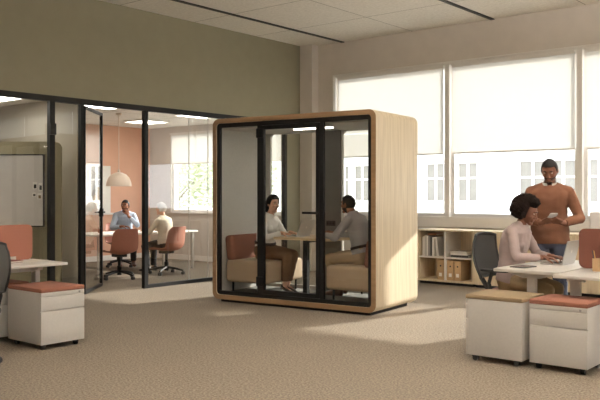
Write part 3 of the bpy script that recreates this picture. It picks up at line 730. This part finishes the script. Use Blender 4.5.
# ------------------------------------------------------------------ people
SKIN = {}
def skin_mat(name, rgb): return mat(name, rgb, .55, .04, 30, 0, 0, (1, 1, 1), .35)
def remesh(b, voxel, smooth, name, wr=0, wscale=7):
    """fuse the shapes of b into one continuous skin"""
    bm = b.bm; bmesh.ops.recalc_face_normals(bm, faces=bm.faces)
    me = bpy.data.meshes.new('t'); bm.to_mesh(me); bm.free()
    o = bpy.data.objects.new('t', me); C.objects.link(o)
    md = o.modifiers.new('r', 'REMESH'); md.mode = 'VOXEL'; md.voxel_size = voxel
    if smooth:
        ms = o.modifiers.new('s', 'SMOOTH'); ms.factor = .5; ms.iterations = smooth
    dg = bpy.context.evaluated_depsgraph_get(); ev = o.evaluated_get(dg)
    out = bpy.data.meshes.new_from_object(ev); out.name = name
    bpy.data.objects.remove(o); bpy.data.meshes.remove(me)
    if wr:
        nr = [v.normal.copy() for v in out.vertices]
        for v, n in zip(out.vertices, nr):
            p = Vector(v.co)
            k = noise.noise(Vector((p.x*wscale, p.y*wscale, p.z*wscale*1.9)))+.6*noise.noise(Vector((p.x*wscale*2.3+5, p.y*wscale*2.3, p.z*wscale*3.2)))
            v.co = p+n*k*wr
    for p in out.polygons: p.use_smooth = True
    return out
def meshobj(name, me, m, parent=None):
    o = bpy.data.objects.new(name, me); C.objects.link(o); me.materials.clear(); me.materials.append(m)
    if parent: o.parent = parent
    return o
def ik(a, c, l1, l2, hint):
    a, c = Vector(a), Vector(c); d = c-a; L = min(d.length, (l1+l2)*.999); t = d.normalized()
    x = (l1*l1-l2*l2+L*L)/(2*L); h = math.sqrt(max(0, l1*l1-x*x))
    n = Vector(hint); n = (n-t*n.dot(t)).normalized()
    return a+t*x+n*h, a+t*L
def sstep(a, b, x):
    t = max(0, min(1, (x-a)/(b-a))); return t*t*(3-2*t)
def head_pt(n, wf=1.0):
    x, y, z = n
    X = .074*wf*x; Y = (.090 if y > 0 else .100)*y; Z = (.112 if z > 0 else .116)*z
    if z < 0:
        t = -z; X *= 1-.36*t**1.5
        if y < 0: Y *= 1-.5*t
        else: Y *= 1-.06*t
    return Vector((X, Y, Z))
def frame(yaw, pitch, roll=0):
    """yaw +: turn to the person's own right hand side is negative; pitch -: look down"""
    return Matrix.Rotation(R(yaw), 3, 'Z') @ Matrix.Rotation(R(pitch), 3, 'X') @ Matrix.Rotation(R(roll), 3, 'Y')

def hand(b, w, d, n, side, curl=35, spread=1.0, thumb=25, grow=0):
    """w wrist, d wrist->knuckles, n palm normal, side +1 right hand / -1 left hand"""
    d = d.normalized(); n = (n-d*n.dot(d)).normalized(); s = n.cross(d)*side  # towards the thumb
    lens = [.068, .076, .070, .056]; rad = [.0088, .0092, .0088, .008]
    b.cap(w-d*.03, .025, w+d*.012, .024)
    for i in range(4):
        off = (1.5-i)*.0195
        k = w+d*(.088-.004*abs(i-1.2))+s*off
        b.cap(w+d*.015+s*off*.7, .0145, k, .0115)
        p = k; q = (d+s*(1.5-i)*.06*spread).normalized(); a = 0
        for j, fr in enumerate((.46, .31, .23)):
            a += curl*(.75, .95, .6)[j]+i*2
            u = q*math.cos(R(a))+n*math.sin(R(a))
            e = p+u*lens[i]*fr; r0 = rad[i]*(1-.1*j); b.cap(p, r0+.0005, e, r0*.93, 10, 3); p = e
    t0 = w+d*.022+s*.022; u = (d*.62+s*.72+n*.30).normalized()
    t1 = t0+u*.046; b.cap(t0, .0135, t1, .0115, 10, 3)
    u2 = (d*math.cos(R(thumb))+s*.35*math.cos(R(thumb))+n*math.sin(R(thumb))).normalized()
    t2 = t1+u2*.03; b.cap(t1, .0105, t2, .0098, 10, 3); b.cap(t2, .0098, t2+(u2+n*.2).normalized()*.024, .008, 10, 3)

def person(label, loc, yaw, sc_, skin, P, look):
    """P: pose, in the person's own frame (faces +y, right hand at +x), life size 1.70 m"""
    f = P.get('female', False)
    lean = R(P.get('lean', 5)); tw = P.get('twist', 0)
    hip = Vector(P.get('hip', (0, 0, .095)))
    up = Vector((math.sin(R(P.get('side', 0))), math.sin(lean), math.cos(lean))).normalized()
    X0 = Vector((1, 0, 0)); fw0 = (-X0.cross(up)).normalized()*-1
    fw0 = up.cross(X0).normalized()*1.0
    if fw0.y < 0: fw0 = -fw0
    def rot(h):   # shoulder twist grows with height
        q = Quaternion(up, R(tw)*min(1, max(0, h/.45))); return q @ X0, q @ fw0
    slump = P.get('slump', .02); TS = P.get('torso', 1)
    def sp(h): return hip+up*h*TS+fw0*(-slump*math.sin(PI*min(1, max(0, h/.5))))
    k = .92 if f else 1.0
    prof = [(-.12, .12, .09), (-.04, .168, .115), (.06, .158, .11), (.16, .132 if f else .148, .092), (.27, .145*k, .105), (.36, .160*k, .108), (.425, .168*k, .094), (.465, .122*k, .068), (.50, .062, .052)]
    if 'bulk' in P: prof = [(h, a*P['bulk'], d*P['bulk']) for h, a, d in prof]
    body = B()
    body.loft([(sp(h), *rot(h), a, d) for h, a, d in prof])
    sx, sf = rot(.45); nb = sp(.49)
    shw = (.148 if f else .168)*P.get('bulk', 1)
    HC = sp(.50)+Vector(P.get('head_off', (0, .035, 0)))+up*.148
    HF = frame(P.get('head_yaw', 0), P.get('head_pitch', 0), P.get('head_roll', 0))
    body.cap(nb-up*.02, .058 if not f else .05, HC+HF @ V(0, -.02, -.06), .053 if not f else .046)
    for s_ in (-1, 1): body.cap(nb-up*.012+sx*s_*.03, .040, sp(.43)+sx*s_*shw*.86, .040)
    # head
    t = bmesh.new(); bmesh.ops.create_icosphere(t, subdivisions=4, radius=1)
    hd = [head_pt(v.co, .95 if f else 1) for v in t.verts]
    for v, q in zip(t.verts, hd): v.co = HC+HF @ q
    body.merge(t)
    hp = lambda x, y, z: HC+HF @ Vector((x, y, z))
    body.cap(hp(0, .084, .014), .0085, hp(0, .104, -.024), .0125, 10, 3)
    for s_ in (-1, 1):
        body.ell(hp(s_*.0115, .093, -.028), .0088, .01, .0075, HF)
        body.ell(hp(s_*.073, -.008, -.006), .011, .019, .031, HF @ Matrix.Rotation(R(-12*s_), 3, 'Z'))
        body.ell(hp(s_*.037, .060, -.024), .022, .021, .020, HF)
    body.cap(hp(-.034, .0755, .032), .011, hp(.034, .0755, .032), .011)
    body.cap(hp(-.018, .0815, -.053), .008, hp(.018, .0815, -.053), .008); body.cap(hp(-.015, .08, -.065), .0085, hp(.015, .08, -.065), .0085)
    body.ell(hp(0, .066, -.094), .028, .024, .022, HF)
    # arms
    UA, FA = .285, .245
    arms = []
    for s_, key in ((1, 'R'), (-1, 'L')):
        S = sp(.425)+sx*s_*shw
        a = P['arm'+key]
        E, Wr = ik(S, a['wrist'], UA, FA, a['hint'])
        r = .9 if f else 1.0
        body.cap(S, .050*r, E, .039*r); body.cap(E, .039*r, Wr, .0255*r)
        hdir = Vector(a.get('dir', Wr-E)); hn = Vector(a.get('palm', (0, 0, -1)))
        hb = hand(body, Wr+hdir.normalized()*.02, hdir, hn, s_*1, a.get('curl', 30), 1, a.get('thumb', 25))
        arms.append((S, E, Wr, r))
    # legs
    TH, SH = .415, .40
    legs = []
    for s_, key in ((1, 'R'), (-1, 'L')):
        H = hip+Vector((s_*.085, 0, -.01)); l = P['leg'+key]
        Kn, An = ik(H, l['ankle'], TH, SH, l.get('hint', (0, 1, .3)))
        body.cap(H, .082, Kn, .055); body.cap(Kn, .053, Kn.lerp(An, .35)+(An-Kn).cross(Vector((1, 0, 0))).normalized()*.0, .054); body.cap(Kn.lerp(An, .35), .054, An, .034)
        td = Vector(l.get('toe', (0, 1, 0))).normalized(); dn = Vector(l.get('down', (0, 0, -1)))
        dn = (dn-td*dn.dot(td)).normalized()
        hl = .6 if look.get('heels') else 1
        body.cap(An+dn*.035*hl-td*.03*hl, .032*hl, An+dn*(.05 if hl == 1 else .058)+td*(.12 if hl == 1 else .10), .026*hl)
        legs.append((H, Kn, An, td, dn))
    me = remesh(body, .0052, 3, 'person')
    o = meshobj('person', me, skin); tag(o, label, 'person')
    o.location = loc; o.rotation_euler = (0, 0, R(yaw)); o.scale = (sc_,)*3
    # ---- face details
    for s_ in (-1, 1):
        e = B().ell(hp(s_*.0315, .0765, .0125), .0125, .0085, .0075*P.get('eyes', 1), HF, 0).ell(hp(s_*.0315, .0835, .0125-.002*(1-P.get('eyes', 1))), .005, .003, .0052*P.get('eyes', 1), HF, 1)
        e.out('eye', [mat('eye_white', (196, 188, 178), .3, .01, 5), mat('iris', (44, 28, 20), .25, .05, 50)], o, True)
        B().tube([hp(s_*.014, .090, .031), hp(s_*.03, .0905, .037), hp(s_*.047, .078, .031)], [.0032, .0036, .002]).out('eyebrow', look['hair_m'], o, True)
    lm = look.get('lips', mat('lips_brown', (128, 72, 60), .45, .04, 30))
    B().tube([hp(-.022, .0805, -.0585), hp(-.009, .0900, -.0535), hp(0, .0905, -.0555), hp(.009, .0900, -.0535), hp(.022, .0805, -.0585)], [.002, .0042, .0042, .0042, .002]).tube([hp(-.019, .081, -.0605), hp(0, .0895, -.0655), hp(.019, .081, -.0605)], [.002, .005, .002]).out('lips', lm, o, True)
    # ---- hair
    hk = look['hair']; off0, th, fr, amp = {'short': (.0065, .13, 60, .0015), 'afro': (.056, -.06, 34, .009), 'long': (.019, .06, 26, .002), 'grey': (.014, .05, 40, .004)}[hk]
    t = bmesh.new(); bmesh.ops.create_icosphere(t, subdivisions=6 if hk == 'afro' else 5, radius=1)
    D = Vector((0, -.85, .52)) if hk == 'afro' else Vector((0, -.68, .73))
    for v in t.verts:
        n = v.co.normalized(); q = head_pt(n, .95 if f else 1)
        if hk == 'afro': m_ = max(sstep(.56, .68, n.z), sstep(.30, .12, n.y)*sstep(-.62, -.42, n.z), sstep(.0, -.15, n.y)*sstep(-.86, -.66, n.z))
        else:
            zf = .60 if hk == 'short' else .64
            m_ = max(sstep(zf-.04, zf+.06, n.z+.10*abs(n.x)), sstep(.36, .26, n.y-.25*n.z)*sstep(-.14, -.02, n.z), sstep(.0, -.12, n.y)*sstep(-.52, -.40, n.z))
        if hk == 'afro':
            q0 = HC+HF @ (q-n*.012); q1 = HC+HF @ (V(0, -.030, .022)+V(n.x*.146, n.y*.150, n.z*.150)*(1+.05*noise.noise(n*2.6)+.09*noise.noise(n*8)+.10*noise.noise(n*17)+.06*noise.noise(n*31)))
            v.co = q0.lerp(q1, m_)
        else:
            v.co = HC+HF @ (q+n*(-.012+(off0+.012)*m_+(amp*noise.noise(n*18)+amp*noise.noise(n*fr/4))*m_))
    hb = B(); hb.merge(t)
    if hk == 'long':
        hx, hf, hu = HF @ V(1, 0, 0), HF @ V(0, 1, 0), HF @ V(0, 0, 1)
        hb.loft([(HC+hu*.03-hf*.045, hx, hf, .078, .06), (HC-hu*.06-hf*.058, hx, hf, .086, .05), (HC-hu*.15-hf*.075, hx, hf, .088, .038), (HC-V(0, 0, .23)-fw0*.10, sx, sf, .082, .028), (HC-V(0, 0, .30)-fw0*.105, sx, sf, .055, .012)])
        m2 = remesh(hb, .006, 3, 'hair', .0025, 22)
        meshobj('hair', m2, look['hair_m'], o)
    else: hb.out('hair', look['hair_m'], o, True)
    if look.get('beard'):
        t = bmesh.new(); bmesh.ops.create_icosphere(t, subdivisions=5, radius=1)
        for v in t.verts:
            n = v.co.normalized(); q = head_pt(n)
            m_ = sstep(-.30, -.42, n.z)*sstep(-.25, .0, n.y)
            if n.z > -.62 and abs(n.x) < .32 and n.y > 0: m_ *= sstep(.22, .34, abs(n.x))
            v.co = HC+HF @ (q+n*(-.01+.0145*m_))
        bb = B(); bb.merge(t); bb.cap(hp(-.024, .0835, -.046), .0045, hp(.024, .0835, -.046), .0045); bb.ell(hp(0, .070, -.096), .027, .0245, .018, HF)
        bb.out('beard', look['beard'], o, True)
    # ---- top
    g = .014 if look.get('loose') is None else look['loose']
    tp = B(); hem = look.get('hem', -.05)
    pr = [(h, a+g, d+g) for h, a, d in prof if h > hem+.02 and h < .48]
    first = [p for p in prof if p[0] <= hem+.02][-1]
    pr = [(hem, max(first[1], pr[0][1]-g)+g, max(first[2], pr[0][2]-g)+g)]+pr+[(.492, .090, .072)]
    tp.loft([(sp(h), *rot(h), a, d) for h, a, d in pr])
    for s_ in (-1, 1): tp.cap(nb-up*.016+sx*s_*.042, .055, sp(.43)+sx*s_*shw*.85, .060 if not f else .055)
    for (S, E, Wr, r) in arms:
        tp.cap(S, .060*r, E, .052*r); 
        c1 = E.lerp(Wr, look.get('cuff', .93)); tp.cap(E, .053*r, E.lerp(c1, .8), .042*r); tp.cyl(E.lerp(c1, .6), c1, .044*r, .037*r, 18)
    if f: 
        for s_ in (-1, 1): tp.ell(sp(.315)+sx*s_*.068+sf*.085, .06, .05, .062)
    top = meshobj(look['top_name'], remesh(tp, .0085, 4, 'top', look.get('wr', .0045), 8), look['top_m'], o)
    if look.get('ribs'):
        h = hem; 
    if look.get('collar'):
        cb = B(); n_ = 20
        for s_ in (-1, 1):
            pts = []
        vs = []
        for j, (hh, rx, ry) in enumerate(((-.004, .074, .070), (.03, .067, .062), (.034, .069, .064), (-.012, .084, .080), (-.01, .081, .077))):
            for i in range(n_+1):
                q = R(-252+ (324)*i/n_)+0; vs.append(nb+up*(hh+.004)+sx*rx*math.cos(q)+sf*(ry*math.sin(q)+.004)-up*.018*max(0, math.sin(q)))
        fs = [[j*(n_+1)+i, j*(n_+1)+i+1, (j+1)*(n_+1)+i+1, (j+1)*(n_+1)+i] for j in range(4) for i in range(n_)]
        # opening faces forward
        cb.add(vs, fs); cb.out('collar', look['collar'], top, True)
    # ---- trousers
    tr = B(); g2 = .016
    hi = look.get('waist', .08)
    tr.loft([(sp(h), *rot(h), a+g2*.7, d+g2*.7) for h, a, d in prof if h < hi]+[(sp(hi), *rot(hi), .158*k+g2, .108+g2)])
    cf = look.get('leg_end', .96)
    for (H, Kn, An, td, dn) in legs:
        e = Kn.lerp(An, cf)
        tr.cap(H, .098, Kn, .073); tr.cap(Kn, .072, Kn.lerp(e, .85), .058); tr.cyl(Kn.lerp(e, .7), e, .060, .053, 20)
    meshobj('trousers', remesh(tr, .009, 4, 'trousers', .005, 7), look['pants_m'], o)
    if look.get('belt'):
        B().loft([(sp(hi-.012), *rot(hi), .158*k+g2+.006, .108+g2+.006), (sp(hi+.02), *rot(hi), .156*k+g2+.006, .107+g2+.006)]).out('belt', look['belt'], o, True)
    # ---- shoes
    for (H, Kn, An, td, dn) in legs:
        s = B(); q = td.cross(dn).normalized()
        if look.get('heels'):
            s.loft([(An+dn*.040-td*.052, q, dn, .022, .030), (An+dn*.045-td*.02, q, dn, .030, .030), (An+dn*.058+td*.03, q, dn, .034, .022), (An+dn*.066+td*.09, q, dn, .040, .024), (An+dn*.074+td*.14, q, dn, .036, .020), (An+dn*.080+td*.185, q, dn, .018, .012), (An+dn*.082+td*.20, q, dn, .005, .006)], 16)
            s.cyl(An+dn*.06-td*.045, An+dn*.095-td*.05, .012, .006)
        else:
            s.loft([(An+dn*.035-td*.075, q, dn, .020, .030), (An+dn*.030-td*.06, q, dn, .036, .050), (An+dn*.030, q, dn, .042, .052), (An+dn*.047+td*.07, q, dn, .044, .036), (An+dn*.056+td*.14, q, dn, .046, .028), (An+dn*.06+td*.185, q, dn, .032, .022), (An+dn*.062+td*.20, q, dn, .012, .014)], 18)
        so_ = meshobj('shoe', remesh(s, .006, 2, 'shoe'), look['shoe_m'], o)
    return o
def cloth(n, rgb, **kw): return mat(n, rgb, .9, kw.pop('var', .05), kw.pop('scale', 120), .15)
hairb = mat('black_hair', (24, 19, 17), .6, .2, 80, .2, 0, (1, 1, 1), .3); hairc = mat('afro_hair', (30, 22, 18), .9, .3, 120, .5, 0, (1, 1, 1), .1)
hairg = mat('white_hair', (206, 200, 192), .8, .08, 80, .2); beard = mat('stubble', (46, 30, 24), .9, .15, 160, .2)
s_light = skin_mat('skin_light', (214, 166, 140)); s_dark = skin_mat('skin_deep_brown', (116, 76, 57)); s_mid = skin_mat('skin_brown', (132, 84, 60))
lips_r = mat('lips_rose', (172, 92, 84), .45, .04, 30)
knee = lambda z: z
# woman in the pod
wp = pod(1.79, .50, .515)
person('woman in a white blouse and brown trousers typing on the pod bench', wp, PR-90, .90, s_light,
    dict(female=True, lean=9, head_off=(0, .03, 0), head_pitch=-8, head_yaw=-20,
         armR=dict(wrist=(.10, .345, .345), hint=(.8, -.5, -.7), dir=(-.1, 1, -.12), palm=(0, 0, -1), curl=26), armL=dict(wrist=(-.11, .345, .345), hint=(-.8, -.5, -.7), dir=(.1, 1, -.12), palm=(0, 0, -1), curl=26),
         legR=dict(ankle=(.065, .37, -.345), hint=(0, 1, .6), toe=(.05, 1, -.2)), legL=dict(ankle=(-.06, .33, -.345), hint=(0, 1, .6), toe=(-.05, 1, -.2))),
    dict(hair='long', hair_m=hairb, lips=lips_r, top_name='blouse', top_m=cloth('white_blouse', (242, 239, 234)), collar=MATS['white_blouse'], hem=.04, waist=.10,
         pants_m=cloth('brown_trousers', (124, 92, 66)), leg_end=.88, heels=True, shoe_m=mat('black_shoe', (28, 24, 22), .35, .05, 20), belt=mat('brown_belt', (60, 40, 28), .5, .05, 20), wr=.006))
# man in the pod
mp_ = pod(.43, .50, .512)
person('man in a grey shirt and beige trousers on the pod bench, hands on the table', mp_, PR+90, .90, s_mid,
    dict(lean=15, torso=1.09, head_off=(0, .03, -.025), head_pitch=-4, head_yaw=-4, slump=.03, bulk=1.05,
         armR=dict(wrist=(.12, .47, .345), hint=(.8, -.4, -.8), dir=(-.35, 1, .15), palm=(-.9, 0, -.4), curl=38), armL=dict(wrist=(-.14, .47, .345), hint=(-.8, -.4, -.8), dir=(.35, 1, .25), palm=(.9, 0, -.3), curl=38),
         legR=dict(ankle=(.11, .36, -.345), hint=(.1, 1, .6)), legL=dict(ankle=(-.11, .30, -.345), hint=(-.1, 1, .6))),
    dict(hair='short', hair_m=hairb, beard=beard, top_name='shirt', top_m=cloth('grey_shirt', (166, 163, 162)), collar=MATS['grey_shirt'], hem=.02, waist=.09,
         pants_m=cloth('beige_trousers', (168, 146, 116)), shoe_m=mat('brown_shoe', (104, 64, 42), .45, .08, 20), belt=mat('dark_belt', (48, 36, 28), .5, .05, 20)))
# standing man
o = person('man in an orange-brown sweater standing and looking down at a phone', (-2.975, 7.43, 0), 202, .992, s_dark,
    dict(hip=(0, 0, .90), lean=2, head_off=(0, .045, -.012), head_pitch=-30, head_yaw=-10, eyes=.4, bulk=1.04, slump=.01,
         armR=dict(wrist=(.075, .27, 1.03), hint=(.9, -.55, -.5), dir=(-.75, .45, .35), palm=(-.35, -.35, .8), curl=42, thumb=35), armL=dict(wrist=(-.125, .27, 1.03), hint=(-.9, -.55, -.5), dir=(.75, .45, .3), palm=(.35, -.35, .8), curl=42, thumb=35),
         legR=dict(ankle=(.10, .0, .085), hint=(0, 1, 0)), legL=dict(ankle=(-.11, .03, .085), hint=(0, 1, 0))),
    dict(hair='short', hair_m=hairb, beard=beard, top_name='sweater', top_m=cloth('rust_sweater', (108, 69, 47)), collar=cloth('white_collar', (226, 220, 212)), hem=-.075, loose=.018, wr=.005, waist=.06,
         pants_m=cloth('navy_jeans', (62, 66, 82)), shoe_m=MATS['brown_shoe'], leg_end=.98))
ph = B().prism(rrect(-.036, -.072, .036, .072, .01, 4), 'z', -.004, .004).out('phone', mat('pale_phone', (226, 224, 222), .3, .02, 10))
Q = Matrix.Translation(Vector((-2.975, 7.43, 0))) @ Matrix.Rotation(R(202), 4, 'Z') @ Matrix.Scale(.992, 4)
ph.matrix_world = Q @ Matrix.Translation((-.02, .345, 1.092)) @ Matrix.Rotation(R(20), 4, 'Z') @ Matrix.Rotation(R(28), 4, 'X')
tag(ph, 'pale phone held in the hands of the man in the orange-brown sweater', 'phone')
# seated woman
person('afro-haired woman in a mauve sweater typing at the white desk', (-3.03, 6.70, .45), -88, .90, s_dark,
    dict(female=True, lean=9, torso=1.12, eyes=.5, head_off=(0, .05, -.035), head_pitch=-22, head_yaw=2, slump=.035, bulk=1.06,
         armR=dict(wrist=(.12, .345, .325), hint=(.9, -.4, -.7), dir=(-.2, 1, -.05), palm=(0, 0, -1), curl=24), armL=dict(wrist=(-.10, .35, .325), hint=(-.9, -.4, -.7), dir=(.2, 1, -.05), palm=(0, 0, -1), curl=24),
         legR=dict(ankle=(.12, .36, -.39), hint=(.15, 1, .7)), legL=dict(ankle=(-.10, .40, -.39), hint=(-.1, 1, .7))),
    dict(hair='afro', hair_m=hairc, lips=mat('lips_plum', (118, 62, 54), .45, .04, 30), top_name='sweater', top_m=cloth('mauve_sweater', (164, 146, 142)), hem=-.03, loose=.02, wr=.006, waist=.07,
         pants_m=cloth('khaki_trousers', (150, 128, 96)), shoe_m=MATS['brown_shoe']))
# man in the meeting room
person('man in a pale blue shirt with chin on his hand at the meeting table', (-11.28, 8.76, .44), -122, .90, s_mid,
    dict(lean=17, torso=1.05, head_off=(0, .045, -.02), head_pitch=-6, head_yaw=-22, head_roll=-4, slump=.03,
         armR=dict(wrist=(.08, .44, .325), hint=(.9, -.4, -.6), dir=(-.8, .5, 0), palm=(0, 0, -1), curl=22), armL=dict(wrist=(-.05, .335, .52), hint=(-.75, .35, -1), dir=(.25, -.1, 1), palm=(.35, -.9, 0), curl=62, thumb=40),
         legR=dict(ankle=(.12, .36, -.36), hint=(.1, 1, .6)), legL=dict(ankle=(-.14, .42, -.36), hint=(-.1, 1, .6))),
    dict(hair='short', hair_m=hairb, beard=beard, top_name='shirt', top_m=cloth('blue_shirt', (176, 188, 206)), collar=MATS['blue_shirt'], hem=.02, cuff=.8, waist=.09,
         pants_m=cloth('dark_trousers', (44, 42, 42)), shoe_m=MATS['brown_shoe']))
# white-haired person
person('white-haired person in a cream top facing the man in blue', (-9.74, 8.40, .42), 98, .86, s_light,
    dict(female=True, lean=8, head_off=(0, .03, 0), head_pitch=-3, head_yaw=10, bulk=1.05,
         armR=dict(wrist=(.12, .40, .34), hint=(.8, -.5, -.7), dir=(-.3, 1, 0), palm=(0, 0, -1), curl=24), armL=dict(wrist=(-.12, .38, .34), hint=(-.8, -.5, -.7), dir=(.3, 1, 0), palm=(0, 0, -1), curl=24),
         legR=dict(ankle=(.11, .40, -.375), hint=(.1, 1, .6)), legL=dict(ankle=(-.11, .36, -.375), hint=(-.1, 1, .6))),
    dict(hair='grey', hair_m=hairg, lips=lips_r, top_name='top', top_m=cloth('cream_top', (206, 196, 178)), hem=-.02, waist=.07, pants_m=MATS['dark_trousers'], shoe_m=MATS['black_shoe']))
# ------------------------------------------------------------------ outdoors
yf = 27.0
bd = thing('apartment_building', 'white rendered building across the street seen through the windows', 'building', (0, yf, 0))
def fx(px):  # where a window edge stands along the facade
    k = (px-300)/783; return (k*.7716*yf-.636*yf)/(.7716+.636*k)
b = B().box(-48, 0, 0, 14, 6, 6.2); b.out('wall', M['facade'], bd)
B().box(-48, -.25, 3.35, 14, 0, 3.6).out('cornice', M['facade'], bd); B().box(-48, -.12, .2, 14, 0, .55).out('string_course', M['facade'], bd)
edges = [(428, 445), (459.5, 478), (521, 546), (551, 577), (588, 612), (640, 670), (356, 370), (340, 350)]
for a, b_ in edges:
    xa, xb = fx(a), fx(b_); za, zb_ = 1.02, 2.45
    f = B().ring(rrect(xa-.1, za-.1, xb+.1, zb_+.12, .01, 1), rrect(xa, za, xb, zb_, .01, 1), 'y', -.1, 0.0)
    f.box(xa-.16, -.2, za-.18, xb+.16, 0, za-.1)
    wo = f.out('window_surround', M['facade'], bd)
    B().box(xa, -.03, za, xb, -.012, zb_).out('pane', M['fwin'], wo)
    xm = (xa+xb)/2; B().box(xm-.05, -.06, za, xm+.05, -.03, zb_).box(xa, -.055, 1.85, xb, -.03, 1.92).out('glazing_bar', M['facade'], wo)
struct(box('ground_outside', -70, YW+.3, -.3, 40, 60, -.1, M['pave']))
def tree(x, y, h, r, label):
    t = thing('tree', label, 'tree', (x, y, -.1))
    b = B().tube([(0, 0, 0), (.05, 0, h*.3), (0, .05, h*.7)], [.12, .09, .04])
    for k in range(5):
        a = k*1.3; b.tube([(0, 0, h*(.3+.06*k)), (math.cos(a)*r*.6, math.sin(a)*r*.6, h*(.5+.08*k))], [.04, .015])
    b.out('trunk', M['bark'], t)
    f = B(); rr = random.Random(int(x*10))
    for k in range(3200):
        while True:
            q = Vector((rr.uniform(-1, 1), rr.uniform(-1, 1), rr.uniform(-1, 1)))
            if .3 < q.length < 1: break
        c = Vector((q.x*r, q.y*r, h*.62+q.z*h*.42)); a = Vector((rr.gauss(0, 1), rr.gauss(0, 1), rr.gauss(0, 1))).normalized(); u, v = basis(a); s = rr.uniform(.05, .1)
        f.add([c-u*s, c+v*s*.5, c+u*s, c-v*s*.5], [[0, 1, 2, 3]])
    f.out('foliage', M['leaf'], t)
tree(-19.8, 17.5, 3.6, 1.5, 'leafy pale green tree outside the meeting room window, nearer the terracotta wall')
tree(-16.6, 17.0, 3.2, 1.3, 'leafy pale green tree outside the meeting room window, nearer the pod')

# ------------------------------------------------------------------ light, sky, camera
w = bpy.data.worlds.new('sky'); bpy.context.scene.world = w; w.use_nodes = True
bg = w.node_tree.nodes['Background']; bg.inputs['Color'].default_value = (.90, .95, 1.0, 1); bg.inputs['Strength'].default_value = 3.5
sl = bpy.data.lights.new('sun', 'SUN'); sl.energy = 7; sl.angle = R(1.2); sl.color = (1, .955, .88)
so = bpy.data.objects.new('sun', sl); C.objects.link(so)
so.rotation_euler = Vector((-.24, -1, -.41)).to_track_quat('-Z', 'Y').to_euler()

cd = bpy.data.cameras.new('camera'); co = bpy.data.objects.new('camera', cd); C.objects.link(co)
cd.sensor_width = 36; cd.lens = 783/600*36; cd.shift_y = -.0108
co.location = (0, 0, 1.3); co.rotation_euler = (R(90), 0, R(39.5)); cd.clip_end = 300
bpy.context.scene.camera = co

# everything above is drawn with the eye at 1.3; bring it to life size
K = 1.1
for o in list(C.objects):
    if o.parent is None:
        o.location = Vector(o.location)*K
        if o.type not in ('CAMERA', 'LIGHT'): o.scale = Vector(o.scale)*K
sc = bpy.context.scene
sc.view_settings.view_transform = 'Standard'; sc.view_settings.look = 'None'; sc.view_settings.exposure = .56; sc.view_settings.gamma = 1; sc.view_settings.use_curve_mapping = False
cy = sc.cycles
cy.max_bounces = 10; cy.diffuse_bounces = 6; cy.glossy_bounces = 4; cy.transparent_max_bounces = 32; cy.transmission_bounces = 6
cy.sample_clamp_indirect = 6; cy.use_denoising = True
